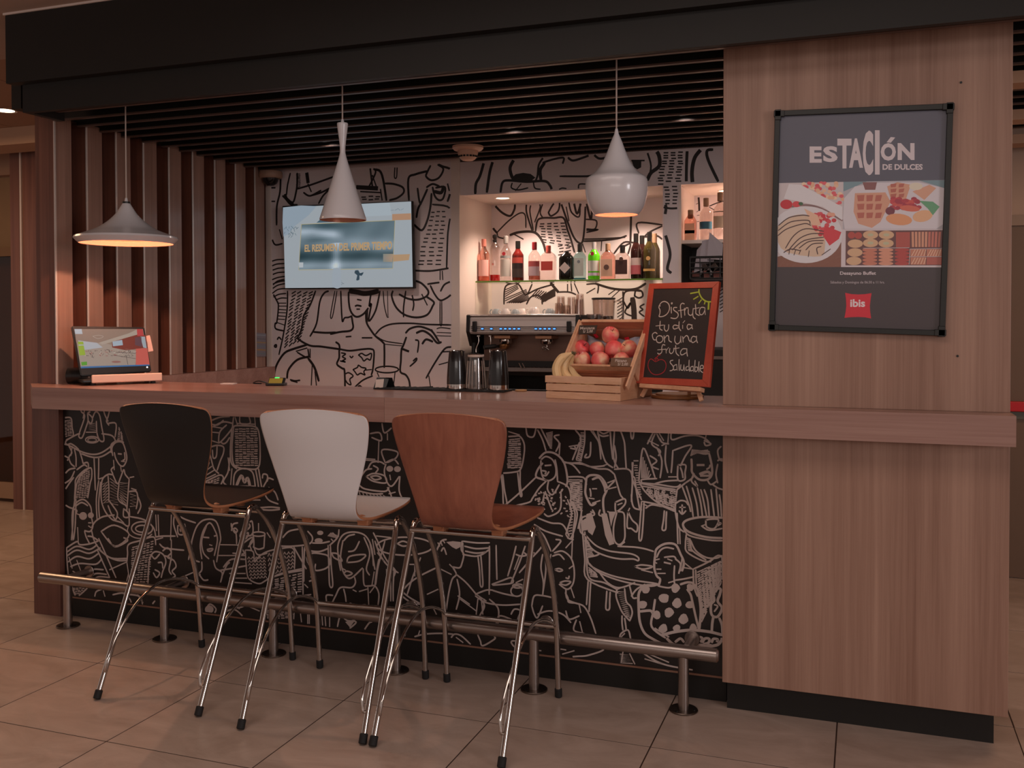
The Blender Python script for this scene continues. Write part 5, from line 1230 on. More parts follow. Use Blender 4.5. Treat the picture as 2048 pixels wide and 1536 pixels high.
# ------------------------------------------------------------------ bottles
ZS = 1.7173
def bottle(u, yv, wpx, vt, kind, body, cap, label_txt, band=None, zbase=ZS, vb=560, liq=None, neck=None, emblem=None, group='bottles on the green-edged glass shelf', shoulder=.62):
    p = at(u, vb, 'Y', yv); pxm = F_PX/((Vector((p.x, yv, zbase))-CAM).dot(FW))
    r = wpx/2/pxm/ .985; H = at(u, vt, 'Y', yv).z-zbase
    t = thing('bottle', label_txt, 'bottle', (p.x, yv, zbase), group=group)
    rn = neck or .0135; sh_ = H*shoulder; pw = 2; ry = 1
    if kind == 'square': pw = 5; ry = .7; r *= .96
    if kind == 'wine': sh_ = H*.60
    if kind == 'sq_round': pw = 3; ry = .8
    pts = [(0, 0), (r*.9, 0), (r, .006), (r, sh_*.5), (r, sh_)]
    if kind == 'wine': pts += [(r*.93, sh_+.018), (rn*1.5, sh_+.045), (rn, sh_+.06), (rn, H-.005)]
    else: pts += [(r*.97, sh_+.008), (r*.75, sh_+.022), (rn*1.35, sh_+.036), (rn, sh_+.05), (rn, H-.03)]
    mb = MB()
    # body: superellipse blending to a round neck
    n0 = 0; seg = 28; rings = []
    for (q, zz) in pts:
        if q < 1e-6: rings.append([mb.bm.verts.new((0, 0, zz))]); continue
        blend = min(1, max(0, (q-rn)/(r-rn+1e-6))); P_ = 2+(pw-2)*blend; RY = 1+(ry-1)*blend; L = []
        for k in range(seg):
            a = 2*math.pi*k/seg; c_ = math.copysign(abs(math.cos(a))**(2/P_), math.cos(a)); s2 = math.copysign(abs(math.sin(a))**(2/P_), math.sin(a))
            L.append(mb.bm.verts.new((q*c_, q*RY*s2, zz)))
        rings.append(L)
    for a, b in zip(rings, rings[1:]):
        for k in range(seg):
            if len(a) == 1: mb.bm.faces.new((a[0], b[k], b[(k+1) % seg]))
            else: mb.bm.faces.new((a[k], a[(k+1) % seg], b[(k+1) % seg], b[k]))
    mb.bm.faces.new(rings[-1]); mb.build('glass_body', body, t, True)
    mb = MB(); ct = H if kind != 'ball' else H-.02
    if kind == 'wine': mb.lathe([(rn*1.12, H*.72), (rn*1.12, H-.001), (rn*.9, H), (0, H)], 20)
    elif kind == 'ball': mb.lathe([(rn, H-.055), (rn*1.15, H-.04), (rn*.7, H-.035), (rn*1.25, H-.022), (rn*1.2, H-.008), (0, H)], 20)
    else: mb.lathe([(rn*1.02, H-.05), (rn*1.18, H-.048), (rn*1.18, H-.002), (rn*1.0, H), (0, H)], 20)
    mb.build('cap', cap, t, True)
    if liq:
        mb = MB(); lh = liq[1]*H; mb.lathe([(0, .004), (r*.93, .004), (r*.95, lh), (0, lh)], 24, None, False, False, 1, ry, pw); mb.build('liquid', liq[0], t, True)
    yf = -r*ry-.0012
    if band:
        for bb in (band if isinstance(band, list) else [band]):
            z0, z1, colr = bb[:3]; mm = mat('label_'+colr.strip('#'), colr, .5); mb = MB(); n = 14
            if ry < 1: 
                w_ = r*(.80 if len(bb) < 4 else bb[3]); mb.box(-w_, w_, yf-.0006, yf+.0004, z0*H, z1*H)
            else:
                half = 1.25; A = []; B = []
                for k in range(n+1):
                    a = -math.pi/2-half+2*half*k/n; c_, s2 = (r+.0009)*math.cos(a), (r+.0009)*math.sin(a)
                    A.append(mb.bm.verts.new((c_, s2, z0*H))); B.append(mb.bm.verts.new((c_, s2, z1*H)))
                for k in range(n): mb.bm.faces.new((A[k], A[k+1], B[k+1], B[k]))
            mb.build('label', mm, t, True)
    if emblem:
        ez_, er, ec, shp = emblem; mb = MB(); n = 4 if shp == 'diamond' else 20
        T = Matrix.Translation((0, -r*ry-.0035, ez_*H)) @ Matrix.Rotation(math.radians(90), 4, 'X') @ Matrix.Rotation(math.radians(0), 4, 'Z')
        mb.cyl((0, 0, 0), er, .0012, n, T); mb.build('emblem', mat('emblem_'+ec.strip('#'), ec, .5), t)
    return t
G_CLR = thin('clear_bottle_glass', '#ece4e0', .05, 2.2)
G_PINK = thin('pink_bottle_glass', '#eccabf', .05, 1.6); G_PALE = thin('pale_blue_bottle_glass', '#cadedc', .05, .8)
G_DARK = mat('dark_bottle_glass', '#14120f', .08); G_WINE = mat('dark_wine_glass', '#2a1512', .08); G_GREENW = mat('brown_green_wine_glass', '#3a3118', .08)
G_GREEN = mat('bright_green_bottle', '#5fc81c', .08, trans=.35); G_RED = mat('deep_red_bottle', '#5e1a16', .12)
C_RED = mat('cap_red', '#b04a40', .4); C_BLK = mat('cap_black', '#15110f', .4); C_GRY = mat('cap_grey', '#9a948e', .35, .6); C_PINK = mat('cap_salmon', '#c87868', .4); C_SIL = mat('cap_silver', '#c8c0bc', .3, .7); C_CORK = mat('cap_brown', '#8a6a50', .6); C_DRED = mat('cap_dark_red', '#7a1a1c', .35)
L_SALM = mat('salmon_liquid', '#f0977c', .15, trans=.5); L_RED = mat('red_liquid', '#d8141c', .15, trans=.3); L_PINK = mat('pink_liquid', '#e8806c', .15, trans=.4)
YS = 2.25
bottle(968, YS, 23, 478, 'round', G_PINK, C_PINK, 'tall clear bottle of salmon-pink liquid at the left end of the glass shelf', (.12, .50, '#cf9c92'), liq=(L_SALM, .5), vb=561)
bottle(990, YS+.06, 21, 468, 'ball', G_CLR, C_BLK, 'clear bottle with red liquid in the bottom and a black ball stopper', liq=(L_RED, .14), vb=560, emblem=(.36, .007, '#b06a60', 'o'), shoulder=.68)
bottle(1012, YS, 22, 472, 'round', G_CLR, C_GRY, 'clear bottle with grey label, red seal and grey cap', [(.10, .48, '#b4aca4'), (.50, .56, '#8c8c88')], emblem=(.60, .012, '#b02c34', 'o'), vb=561)
bottle(1036, YS, 23, 482, 'round', G_RED, C_BLK, 'deep red bottle with dark label and black cap', [(.08, .30, '#3c2c28'), (.30, .44, '#241818'), (.44, .58, '#b8483c')], vb=560)
bottle(1069, YS, 24, 484, 'round', G_CLR, C_DRED, 'clear bottle with slanted red and white label and dark red cap', [(.12, .36, '#b49aa0'), (.36, .50, '#a04848')], liq=(L_PINK, .24), vb=560)
bottle(1097, YS, 31, 491, 'square', G_CLR, C_RED, 'square clear bottle with a wide red label', [(.28, .54, '#a8382e')], vb=560, shoulder=.66)
bottle(1133, YS, 29, 503, 'sq_round', G_DARK, C_BLK, 'squat black bottle with a white diamond label', None, emblem=(.42, .036, '#b8a8a4', 'diamond'), vb=559, shoulder=.74)
bottle(1160, YS, 25, 488, 'square', G_PALE, C_BLK, 'square pale blue bottle with grey label and black cap', [(.10, .60, '#a8aca6')], emblem=(.50, .010, '#6a7076', 'o'), vb=559, liq=(mat('teal_liquid', '#2c8c8c', .2), .05))
bottle(1188, YS, 24, 484, 'round', G_GREEN, C_SIL, 'bright green bottle with white label and silver cap', [(.22, .50, '#a8a49c'), (.10, .18, '#a898a8')], emblem=(.68, .012, '#a02430', 'o'), vb=558)
bottle(1216, YS, 29, 487, 'sq_round', G_PINK, C_CORK, 'clear bottle with cream label and dark round badge', [(.08, .56, '#c8a088')], emblem=(.33, .017, '#5c4038', 'o'), vb=558)
gb = bottle(1245, YS, 31, 490, 'square', G_CLR, C_BLK, 'clear bottle with a wide dark brown label lettered in white', [(.14, .56, '#3c201a')], emblem=(.58, .013, '#4a2c22', 'o'), vb=558)
bottle(1284, YS+.10, 20, 471, 'wine', G_WINE, C_BLK, 'dark wine bottle in the back row behind the white-labelled one', None, vb=557)
bottle(1309, YS+.10, 22, 467, 'wine', G_GREENW, C_CORK, 'brownish wine bottle at the right end of the back row', None, vb=557)
bottle(1272, YS, 21, 467, 'wine', G_WINE, C_BLK, 'dark wine bottle with a white and pink label', [(.30, .46, '#b8a4a0'), (.10, .30, '#b05860')], vb=558)
bottle(1299, YS, 24, 464, 'wine', G_GREENW, C_BLK, 'dark green wine bottle with a gold crescent ring', [(.16, .21, '#b08c50')], emblem=(.43, .013, '#c09860', 'o'), vb=558)
p = at(1245, 540, 'Y', YS-.029)
D = Draw((0, YS-.0225, 1.8), (0, 1, 0), lift=.0008).view((1120, 450), 9.309); D.text('GINCA', 1055, 752, 1250, 800, '#c8b4aa', bold=.01); D.build('lettering', M_PRINT, gb)
# right niche
ZN = 1.9252; GR = 'bottles in the right niche'
bottle(1381, 2.06, 24, 420, 'sq_round', G_PINK, C_CORK, 'peach-coloured bottle with a stopper at the left of the right niche', [(.24, .34, '#a8765c'), (.02, .56, '#cf9878')], zbase=ZN, vb=492, group=GR, liq=None)
bottle(1412, 2.12, 25, 396, 'round', G_CLR, C_CORK, 'tall clear bottle with a blue-green label behind the papers', [(.28, .45, '#2c5a6c')], zbase=ZN, vb=492, group=GR)
bottle(1440, 2.06, 26, 385, 'round', G_CLR, C_CORK, 'tallest clear bottle beside the pillar with a cream label', [(.25, .50, '#b49c84'), (.58, .60, '#4c3c30')], zbase=ZN, vb=492, group=GR)
# receipt basket in front of the black niche
pz = at(1420, 560, 'Y', 1.84); bs = thing('wire_basket', 'black wire basket full of papers beside the pillar', 'basket', (pz.x, 1.84, pz.z))
q0 = at(1385, 558, 'Y', 1.84); q1 = at(1458, 515, 'Y', 1.84)
for i in range(5):
    zz = q0.z+(q1.z-q0.z)*i/4
    put(MB().tube([(q0.x, 1.925, zz), (q0.x, 1.76, zz), (.02, 1.76, zz), (.02, 1.925, zz), (q0.x, 1.925, zz)], .004 if i < 4 else .007, 8).build('wire', M_BPL), bs)
for i in range(9):
    x = q0.x+(.02-q0.x)*i/8; put(MB().tube([(x, 1.925, q0.z), (x, 1.76, q0.z), (x, 1.758, q1.z)], .003, 6).build('wire', M_BPL), bs)
put(MB().box(q0.x, .02, 1.76, 1.925, q0.z-.006, q0.z).build('base', M_BPL), bs)
M_PAP = mat('printed_paper', '#8f878c', .7); 
for k, (pp, tk, lb) in enumerate((([(1404, 482), (1420, 478), (1428, 525), (1398, 530)], 1.80, 'grey folded paper standing in the wire basket'), ([(1419, 464), (1446, 488), (1444, 520), (1414, 518)], 1.79, 'slanted grey sheet rising highest out of the wire basket'), ([(1394, 500), (1404, 488), (1404, 540), (1388, 545)], 1.82, 'narrow pale sheet at the left of the wire basket'))):
    PP = [at(u, v, 'Y', tk+.02*(i in (0, 1))) for i, (u, v) in enumerate(pp)]
    mb = MB(); A = [mb.bm.verts.new(q) for q in PP]; B = [mb.bm.verts.new(q+Vector((0, .004, 0))) for q in PP]
    mb.bm.faces.new(A); mb.bm.faces.new(B[::-1])
    for i in range(4): mb.bm.faces.new((A[i], B[i], B[(i+1) % 4], A[(i+1) % 4]))
    o = mb.build('paper_sheet', M_PAP); tag(o, lb, 'paper', 'papers in the wire basket')
for k in range(7):
    p = at(1392+k*7, 548-(k % 3)*7, 'Y', 1.83); o = MB().box(-.02, .02, -.004, .004, -.015, .02, Matrix.Translation((p.x, 1.83, max(p.z, q0.z+.02))) @ Matrix.Rotation(.5*k, 4, 'Y')).build('sachet', mat('sachet_'+str(k % 3), ('#6c3c34', '#8c8484', '#54443c')[k % 3], .5)); put(o, bs)

# black equipment standing right of the crates
be = thing('coffee_grinder_cabinet', 'black cabinet with a steel strip behind the chalkboard', 'cabinet', (-.2, 2.1, BZ))
p = at(1437, 716, 'Y', 1.95); put(MB().box(-.50, .3, 1.95, 2.38, BZ, p.z+.05, bev=.004).build('body', M_BLACK), be)
put(MB().box(-.50, .3, 1.944, 1.95, p.z-.008, p.z+.010).build('steel_strip', M_STEEL), be)

# ------------------------------------------------------------------ things on the bar top
T0 = SH+.0004
# bar mat, shakers, pint glass
mt = MB().box(-1.60, -.97, .27, .385, T0, T0+.007, bev=.002).build('bar_mat', M_RUBBER); tag(mt, 'long black rubber bar mat under the shakers', 'bar mat')
for k in range(22): put(MB().box(-1.59+k*.0283, -1.578+k*.0283, .276, .379, T0+.007, T0+.0085).build('rib', M_RUBBER), mt)
M_SHK = mat('gloss_black_coating', '#191718', .18, coat=.4)
def shaker(u, label):
    p = at(u, 780, 'Y', .335); t = thing('cocktail_shaker', label, 'shaker', (p.x, .335, T0+.009), group='black cocktail shakers on the bar mat')
    H = at(u, 701, 'Y', .335).z-T0-.009
    MB().lathe([(0, 0), (.0455, 0), (.0455, .003), (.045, .020)], 36).build('steel_rim', M_CHROME, t, True)
    MB().lathe([(.0458, .020), (.0452, .05), (.041, .11), (.035, H-.004), (.034, H-.001)], 36).build('cup_body', M_SHK, t, True)
    MB().lathe([(.034, H-.002), (.033, H), (.030, H-.002), (0, H-.003)], 36).build('base_plate', M_CHROME, t, True)
shaker(914, 'black shaker cup upturned left of the glass'); shaker(997, 'black shaker cup upturned right of the glass')
p = at(952, 781, 'Y', .335); Hg = at(952, 708, 'Y', .335).z-T0-.009
pg = thing('mixing_glass', 'upturned clear ribbed glass between the two black shakers', 'glass', (p.x, .335, T0+.009))
MB().lathe([(.0445, 0), (.0448, .004), (.042, .05), (.036, Hg-.025), (.035, Hg-.012), (.036, Hg-.004), (.033, Hg), (0, Hg), (0, Hg-.012), (.031, Hg-.014), (.033, Hg-.028), (.039, .05), (.0415, 0), (.0445, 0)], 40).build('glass_body', M_GL, pg, True)
MB().lathe([(.036, Hg-.012), (.0375, Hg-.008), (.036, Hg-.003)], 36).build('foot_ring', mat('pale_glass_rim', '#c8b4a8', .1), pg, True)
for k in range(16):
    a = 2*math.pi*k/16
    MB().tube([(.0452*math.cos(a), .0452*math.sin(a), .004), (.0428*math.cos(a), .0428*math.sin(a), .05), (.0366*math.cos(a), .0366*math.sin(a), Hg-.03)], .0012, 5).build('rib', mat('pale_glass_rib', '#b8a498', .1), pg)
p = at(1017, 779, 'Y', .392); o = MB().cyl((p.x+.0, .37, T0), .026, .007, 28, bev=.002)
o = o.build('coaster', mat('tan_wood', '#b88c5c', .5)); o.location = (.065, .005, 0); tag(o, 'small round tan coaster behind the right end of the bar mat', 'coaster')

# folding stand card (its code is left out)
qs = thing('table_card', 'small folded black and white card standing near the middle of the bar', 'table card', (-1.58, .29, T0))
c0_ = at(746, 778, 'Y', .275); c1_ = at(770, 778, 'Y', .285)
mb = MB(); h_ = .052
for (A_, B_, top, m_, nm) in (((c0_.x, .275), (c1_.x, .290), (.02, .022), M_BLKPL, 'front_leaf'), ((c0_.x+.022, .325), (c1_.x+.026, .335), (-.006, -.026), M_BLKPL, 'rear_leaf')):
    mb = MB(); P = [Vector((A_[0], A_[1], T0)), Vector((B_[0], B_[1], T0)), Vector((B_[0]+top[0]*.4, B_[1]+top[1], T0+h_)), Vector((A_[0]+top[0]*.4, A_[1]+top[1], T0+h_))]
    V1 = [mb.bm.verts.new(q) for q in P]; V2 = [mb.bm.verts.new(q+Vector((0, .002, 0))) for q in P]
    mb.bm.faces.new(V1); mb.bm.faces.new(V2[::-1])
    for i in range(4): mb.bm.faces.new((V1[i], V2[i], V2[(i+1) % 4], V1[(i+1) % 4]))
    put(mb.build(nm, m_), qs)
    if nm == 'front_leaf':
        n_ = (P[1]-P[0]).cross(P[3]-P[0]).normalized()
        D = Draw(P[0], n_, lift=.0006).view((0, 0), 1); D.poly('752,759 768,758 766,775 750,776', '#c8b4a8'); D.build('white_label', M_PRINT, qs)

# payment terminal with a green light, paper on the ledge
p = at(556, 771, 'Y', .36)
pt = thing('payment_terminal', 'small black payment terminal with a green light near the mural wall', 'payment terminal', (p.x, .36, T0))
Mx = Matrix.Translation((p.x, .345, T0)) @ Matrix.Rotation(math.radians(20), 4, 'Z')
put(MB().box(-.045, .045, -.03, .035, 0, .012, Mx, bev=.003).build('body', M_BLKPL), pt)
Mt = Mx @ Matrix.Translation((0, 0, .012)) @ Matrix.Rotation(math.radians(38), 4, 'X')
put(MB().box(-.038, .042, -.018, .030, 0, .008, Mt, bev=.002).build('keypad_head', M_BLKPL), pt)
put(MB().box(-.034, .030, -.013, .024, .008, .0092, Mt).build('display', mat('terminal_display', '#7a6a28', .4, emit='#8a7a30', estr=.25)), pt)
put(MB().box(-.010, .012, .025, .0295, .0081, .0105, Mt).build('green_light', mat('green_led', '#30c050', .3, emit='#30e060', estr=2.0)), pt)
put(MB().tube(smooth_path([(p.x-.05, .34, T0+.012), (p.x-.09, .33, T0+.02), (p.x-.13, .345, T0+.008), (p.x-.10, .37, T0+.005)], 5), .003, 8).build('cable', M_BLKPL), pt)
p = at(460, 768, 'Y', .37); o = MB().box(-.035, .035, -.02, .02, 0, .004, Matrix.Translation((p.x, .36, T0)) @ Matrix.Rotation(.2, 4, 'Z')).build('paper_pad', mat('white_paper', '#d8ccc8', .7)); tag(o, 'small white paper pad on the left part of the bar', 'paper')

# ---- fruit crates
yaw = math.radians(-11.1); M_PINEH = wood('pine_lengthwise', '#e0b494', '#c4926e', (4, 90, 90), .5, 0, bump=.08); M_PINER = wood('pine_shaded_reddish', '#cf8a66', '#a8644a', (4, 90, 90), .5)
A0 = Vector((-.713, .071, 0)); Rz = Matrix.Rotation(yaw, 4, 'Z'); ML = Matrix.Translation((A0.x, A0.y, T0)) @ Rz
lc = thing('wooden_crate', 'low pale pine crate at the front holding the bananas', 'crate', (A0.x, A0.y, T0))
Wc, Dc, Hc_ = .327, .315, .090
for k in range(3): put(MB().box(-.004 if k == 2 else 0, Wc+(.004 if k == 2 else 0), 0, .009, .0+k*.0315, .0275+k*.0315, ML, bev=.0012).build('front_slat', M_PINEH), lc)
for k in range(3): put(MB().box(0, Wc, Dc-.009, Dc, k*.0315, .0275+k*.0315, ML, bev=.0012).build('rear_slat', M_PINEH), lc)
for x in (.0005, Wc-.0105): put(MB().box(x, x+.010, .0095, Dc-.0095, 0, Hc_, ML, bev=.0012).build('side_board', wood('pine_across', '#cf9e7c', '#b8835f', (90, 5, 90), .5)), lc)
for x in (.012, Wc-.024): 
    put(MB().box(x, x+.012, .010, .0195, 0, Hc_-.002, ML).build('corner_post', M_PINE), lc); put(MB().box(x, x+.012, Dc-.0195, Dc-.010, 0, Hc_-.002, ML).build('corner_post', M_PINE), lc)
for k in range(4): put(MB().box(.012, Wc-.012, .022+k*.070, .080+k*.070, .001, .007, ML).build('bottom_slat', M_PINEH), lc)
# upper crate leaning back on the lower one, open side to the viewer
a_ = Vector((math.cos(yaw), math.sin(yaw), 0)); bk_ = Vector((-math.sin(yaw), math.cos(yaw), 0)); ang = math.radians(48)
up_ = (bk_*math.cos(ang)+Vector((0, 0, 1))*math.sin(ang)); nv = (-bk_*math.sin(ang)+Vector((0, 0, 1))*math.cos(ang))
cl = on_plane(1196, 731, Vector((-.49, .125, 1.28)), nv)
MU = Matrix((a_, up_, nv)).transposed().to_4x4(); MU.translation = cl
uc = thing('wooden_crate', 'tilted pine crate of apples resting on the lower crate', 'crate', (cl.x, cl.y, SH+.093))
hw, hl, dp = .156, .232, .108
for s_ in (-1, 1):
    x = s_*hw; put(MB().box(min(x, x-s_*.010), max(x, x-s_*.010), -.01, hl, -dp, .012, MU, bev=.0015).build('side_board', M_PINE), uc)
    put(MB().box(min(x, x+s_*.008), max(x, x+s_*.008), -.11 if s_ > 0 else -.03, hl+.004, -.012, .014, MU, bev=.0015).build('side_rail', M_PINE), uc)
put(MB().box(-hw+.011, hw-.011, hl-.010, hl, -.030, .012, MU, bev=.001).build('top_board', M_PINER), uc)
put(MB().box(-hw+.011, hw-.011, hl-.012, hl+.002, .0125, .018, MU, bev=.001).build('top_lip', M_PINE), uc)
put(MB().box(-hw+.011, hw-.011, hl-.010, hl, -dp, -.036, MU, bev=.001).build('top_board', M_PINER), uc)
put(MB().box(-hw+.011, hw-.011, -.008, .002, -.020, .006, MU, bev=.001).build('front_rim', M_PINE), uc)
for k in range(3): put(MB().box(-hw+.011, hw-.011, -.009, .0, -.042-k*.026, -.021-k*.026, MU, bev=.001).build('front_slat', M_PINER), uc)
for k in range(5): put(MB().box(-hw+.011, hw-.011, .004+k*.045, .044+k*.045, -dp-.001, -dp+.006, MU).build('back_slat', M_PINEH), uc)
# liner sheet
mb = MB(); nx, ny = 14, 8; VV = []
for j in range(ny+1):
    row = []
    for i in range(nx+1):
        x = -hw+.015+(2*hw-.03)*i/nx; y = .10+.115*j/ny; z_ = -.086+.010*math.sin(i*1.1+j)+.006*math.cos(j*2.3+i*.7)+.012*j/ny
        row.append(mb.bm.verts.new(MU @ Vector((x, y-.012*abs(math.sin(i*.5)), z_))))
    VV.append(row)
for j in range(ny):
    for i in range(nx): mb.bm.faces.new((VV[j][i], VV[j][i+1], VV[j+1][i+1], VV[j+1][i]))
ln = mb.build('liner_paper', mat('liner_paper', '#b4b8c8', .6), None, True); so = ln.modifiers.new('t', 'SOLIDIFY'); so.thickness = .001
tag(ln, 'crumpled white paper liner with red marks behind the apples', 'paper')
D = Draw(MU @ Vector((0, .15, -.064)), nv, lift=.0006).view((1080, 630), 8.53)
for q in ('910,335 960,322 1005,380 955,398', '1435,390 1510,372 1538,436 1480,462', '745,345 770,315 800,358 750,366'): D.poly(q, '#c81c34')
D.text('ibis', 0, 0, 0, 0, '#e0b8c0', q=[(935, 352), (972, 343), (982, 368), (948, 378)]); D.text('ibis', 0, 0, 0, 0, '#e0b8c0', q=[(1462, 400), (1505, 392), (1512, 425), (1474, 434)])
D.build('red_mark', M_PRINT, ln)

def apple_mat():
    m = bpy.data.materials.new('apple_skin'); m.use_nodes = True; nt = m.node_tree; b = nt.nodes['Principled BSDF']
    tc = nt.nodes.new('ShaderNodeTexCoord'); oi = nt.nodes.new('ShaderNodeObjectInfo'); ad = nt.nodes.new('ShaderNodeVectorMath'); ad.operation = 'ADD'
    ml = nt.nodes.new('ShaderNodeMath'); ml.operation = 'MULTIPLY'; ml.inputs[1].default_value = 30; nt.links.new(oi.outputs['Random'], ml.inputs[0])
    cb = nt.nodes.new('ShaderNodeCombineXYZ'); nt.links.new(ml.outputs[0], cb.inputs[0]); nt.links.new(tc.outputs['Object'], ad.inputs[0]); nt.links.new(cb.outputs[0], ad.inputs[1])
    n = nt.nodes.new('ShaderNodeTexNoise'); n.inputs['Scale'].default_value = 17; n.inputs['Detail'].default_value = 3; nt.links.new(ad.outputs[0], n.inputs['Vector'])
    r = nt.nodes.new('ShaderNodeValToRGB'); r.color_ramp.elements[0].position = .38; r.color_ramp.elements[0].color = (*lin('#e25458'), 1); r.color_ramp.elements[1].position = .66; r.color_ramp.elements[1].color = (*lin('#eac09a'), 1)
    e = r.color_ramp.elements.new(.52); e.color = (*lin('#e47c70'), 1)
    nt.links.new(n.outputs['Fac'], r.inputs[0]); nt.links.new(r.outputs[0], b.inputs['Base Color']); b.inputs['Roughness'].default_value = .38
    return m
M_APP = apple_mat(); M_STEM = mat('fruit_stem', '#4a3420', .7)
ap = thing('apple', None, 'apple', (0, 0, 0), group='red apples in the tilted crate')
R_ = .0355
prof = [(0, -.026), (.006, -.030), (.014, -.0325), (.022, -.030), (.031, -.018), (.0355, -.002), (.0345, .012), (.028, .025), (.018, .0305), (.010, .0295), (.004, .024), (0, .0215)]
MB().lathe(smooth2(prof, 3), 28).build('flesh', M_APP, ap, True)
MB().tube([(0, 0, .020), (.002, 0, .030), (.005, 0, .038)], .0012, 6).build('stem', M_STEM, ap)
spots = [(1200, 345, -.012, 'topmost apple standing alone above the others'), (705, 572, -.045, 'large apple at the left end of the middle row'), (980, 590, -.046, 'second apple from the left in the middle row'),
         (1262, 592, -.042, 'third apple from the left in the middle row'), (1520, 575, -.050, 'apple at the right end of the middle row against the side board'), (722, 765, -.020, 'left apple of the bottom row by the bananas'),
         (1025, 770, -.020, 'middle apple of the bottom row'), (1385, 778, -.024, 'bottom-row apple behind the lower price tag')]
for i, (x, y, dn, lb) in enumerate(spots):
    t = ap if i == 0 else copy_tree(ap)
    pos = on_plane(1080+x/8.53, 630+y/8.53, MU @ Vector((0, 0, dn)), nv)
    t.location = pos; t.rotation_euler = (.5+.4*math.sin(i*2), .5*math.cos(i*3.1), i*1.3); sc_ = (1.0, 1.0, .93, 1.06, 1.0, .98, 1.02, .95)[i]; t.scale = (sc_,)*3; t['label'] = lb
# bananas
def banana(name_pts, r, label):
    t = thing('banana', label, 'banana', tuple(name_pts[0]), group='bananas in the front crate')
    P_ = smooth_path(name_pts, 8); n = len(P_); rad = []
    for i in range(n):
        s_ = i/(n-1); rad.append(r*(.28 if s_ < .05 else min(1, .32+(s_-.05)*3.6)) if s_ < .5 else r*max(.25, 1-max(0, s_-.82)*4.2))
    o = put(MB().tube(P_, rad, 9).build('peel', mat('banana_peel', '#dcba88', .45, var=.14, vscale=30), smooth=True), t)
    put(MB().tube([P_[0]+(P_[0]-P_[1])*2.6, P_[0]], [r*.30, r*.28], 8).build('stem_end', mat('banana_stem', '#5c5030', .6)), t)
    put(MB().tube([P_[-1], P_[-1]+(P_[-1]-P_[-2])*.8], [r*.25, r*.12], 8).build('tip', M_STEM), t)
yb = .085
bp = lambda u, v, y: at(u, v, 'Y', y)
banana([bp(1143, 706, yb+.045), bp(1124, 716, yb+.03), bp(1113, 735, yb+.01), bp(1117, 757, yb), bp(1130, 775, yb+.02)], .0185, 'leftmost banana curving down into the front crate')
banana([bp(1146, 708, yb+.05), bp(1130, 722, yb+.05), bp(1128, 745, yb+.04), bp(1145, 764, yb+.035), bp(1166, 778, yb+.05)], .0190, 'middle banana lying over the front slat')
banana([bp(1148, 709, yb+.055), bp(1140, 730, yb+.08), bp(1150, 752, yb+.08), bp(1172, 766, yb+.075), bp(1192, 776, yb+.08)], .0165, 'right banana reaching towards the middle of the front crate')
# price tags
def price_tag(q, off, sc, txts, label, dn, colr):
    pl_ = MU @ Vector((0, 0, dn)); P = [on_plane(off[0]+x/sc, off[1]+y/sc, pl_, nv) for x, y in q]
    t = thing('price_tag', label, 'price tag', tuple(P[0]), group='chalk price tags on the apple crate')
    mb = MB(); A = [mb.bm.verts.new(p) for p in P]; B = [mb.bm.verts.new(p-nv*.003) for p in P]
    mb.bm.faces.new(A); mb.bm.faces.new(B[::-1])
    for i in range(4): mb.bm.faces.new((A[i], B[i], B[(i+1) % 4], A[(i+1) % 4]))
    put(mb.build('board', mat('tag_'+colr.strip('#'), colr, .6)), t)
    D = Draw(pl_, nv, lift=.0006).view(off, sc)
    for tx, tq in txts: D.text(tx, 0, 0, 0, 0, '#c8bcb4', q=tq, bold=.012)
    D.build('chalk_lettering', M_PRINT, t)
price_tag([(672, 175), (978, 172), (940, 318), (655, 325)], (1080, 630), 8.53, [('Manzana', [(690, 205), (940, 195), (930, 245), (685, 250)]), ('S/ 2.00', [(735, 262), (905, 252), (898, 300), (735, 306)])], 'dark price tag on the top left corner of the apple crate', .024, '#3a3028')
price_tag([(1215, 730), (1570, 728), (1530, 878), (1195, 868)], (1080, 630), 8.53, [('Plátano', [(1285, 755), (1490, 752), (1475, 806), (1280, 806)]), ('S/ 2.00', [(1330, 820), (1505, 815), (1495, 864), (1325, 864)])], 'brown price tag on the lower right rim of the apple crate', .016, '#6c5240')

# ---- chalkboard on its easel
e0 = Vector((-.343, .165, T0)); e1 = Vector((-.092, .042, T0)); ea = (e1-e0).normalized(); eb = Vector((-ea.y, ea.x, 0))
th_ = math.radians(13.5); eu = Vector((0, 0, 1))*math.cos(th_)+eb*math.sin(th_); en = -(eb*math.cos(th_)-Vector((0, 0, 1))*math.sin(th_))
b0_ = e0+en*.012+Vector((0, 0, .05))
Q = [on_plane(1260+x/5.69, 550+y/5.69, b0_, en) for x, y in ((222, 100), (1022, 75), (905, 1277), (75, 1232))]
cbd = thing('chalkboard', 'red-framed chalkboard with a healthy fruit message standing on a small easel', 'chalkboard', tuple((Q[2]+Q[3])/2))
ea_ = thing('easel', 'small pale wooden easel under the red-framed chalkboard', 'easel', tuple((e0+e1)/2))
M_REDF = wood('red_brown_frame', '#b8503a', '#a03c2c', (30, 30, 30), .42)
Qi = [on_plane(1260+x/5.69, 550+y/5.69, b0_, en) for x, y in ((276, 160), (945, 148), (828, 1192), (152, 1165))]
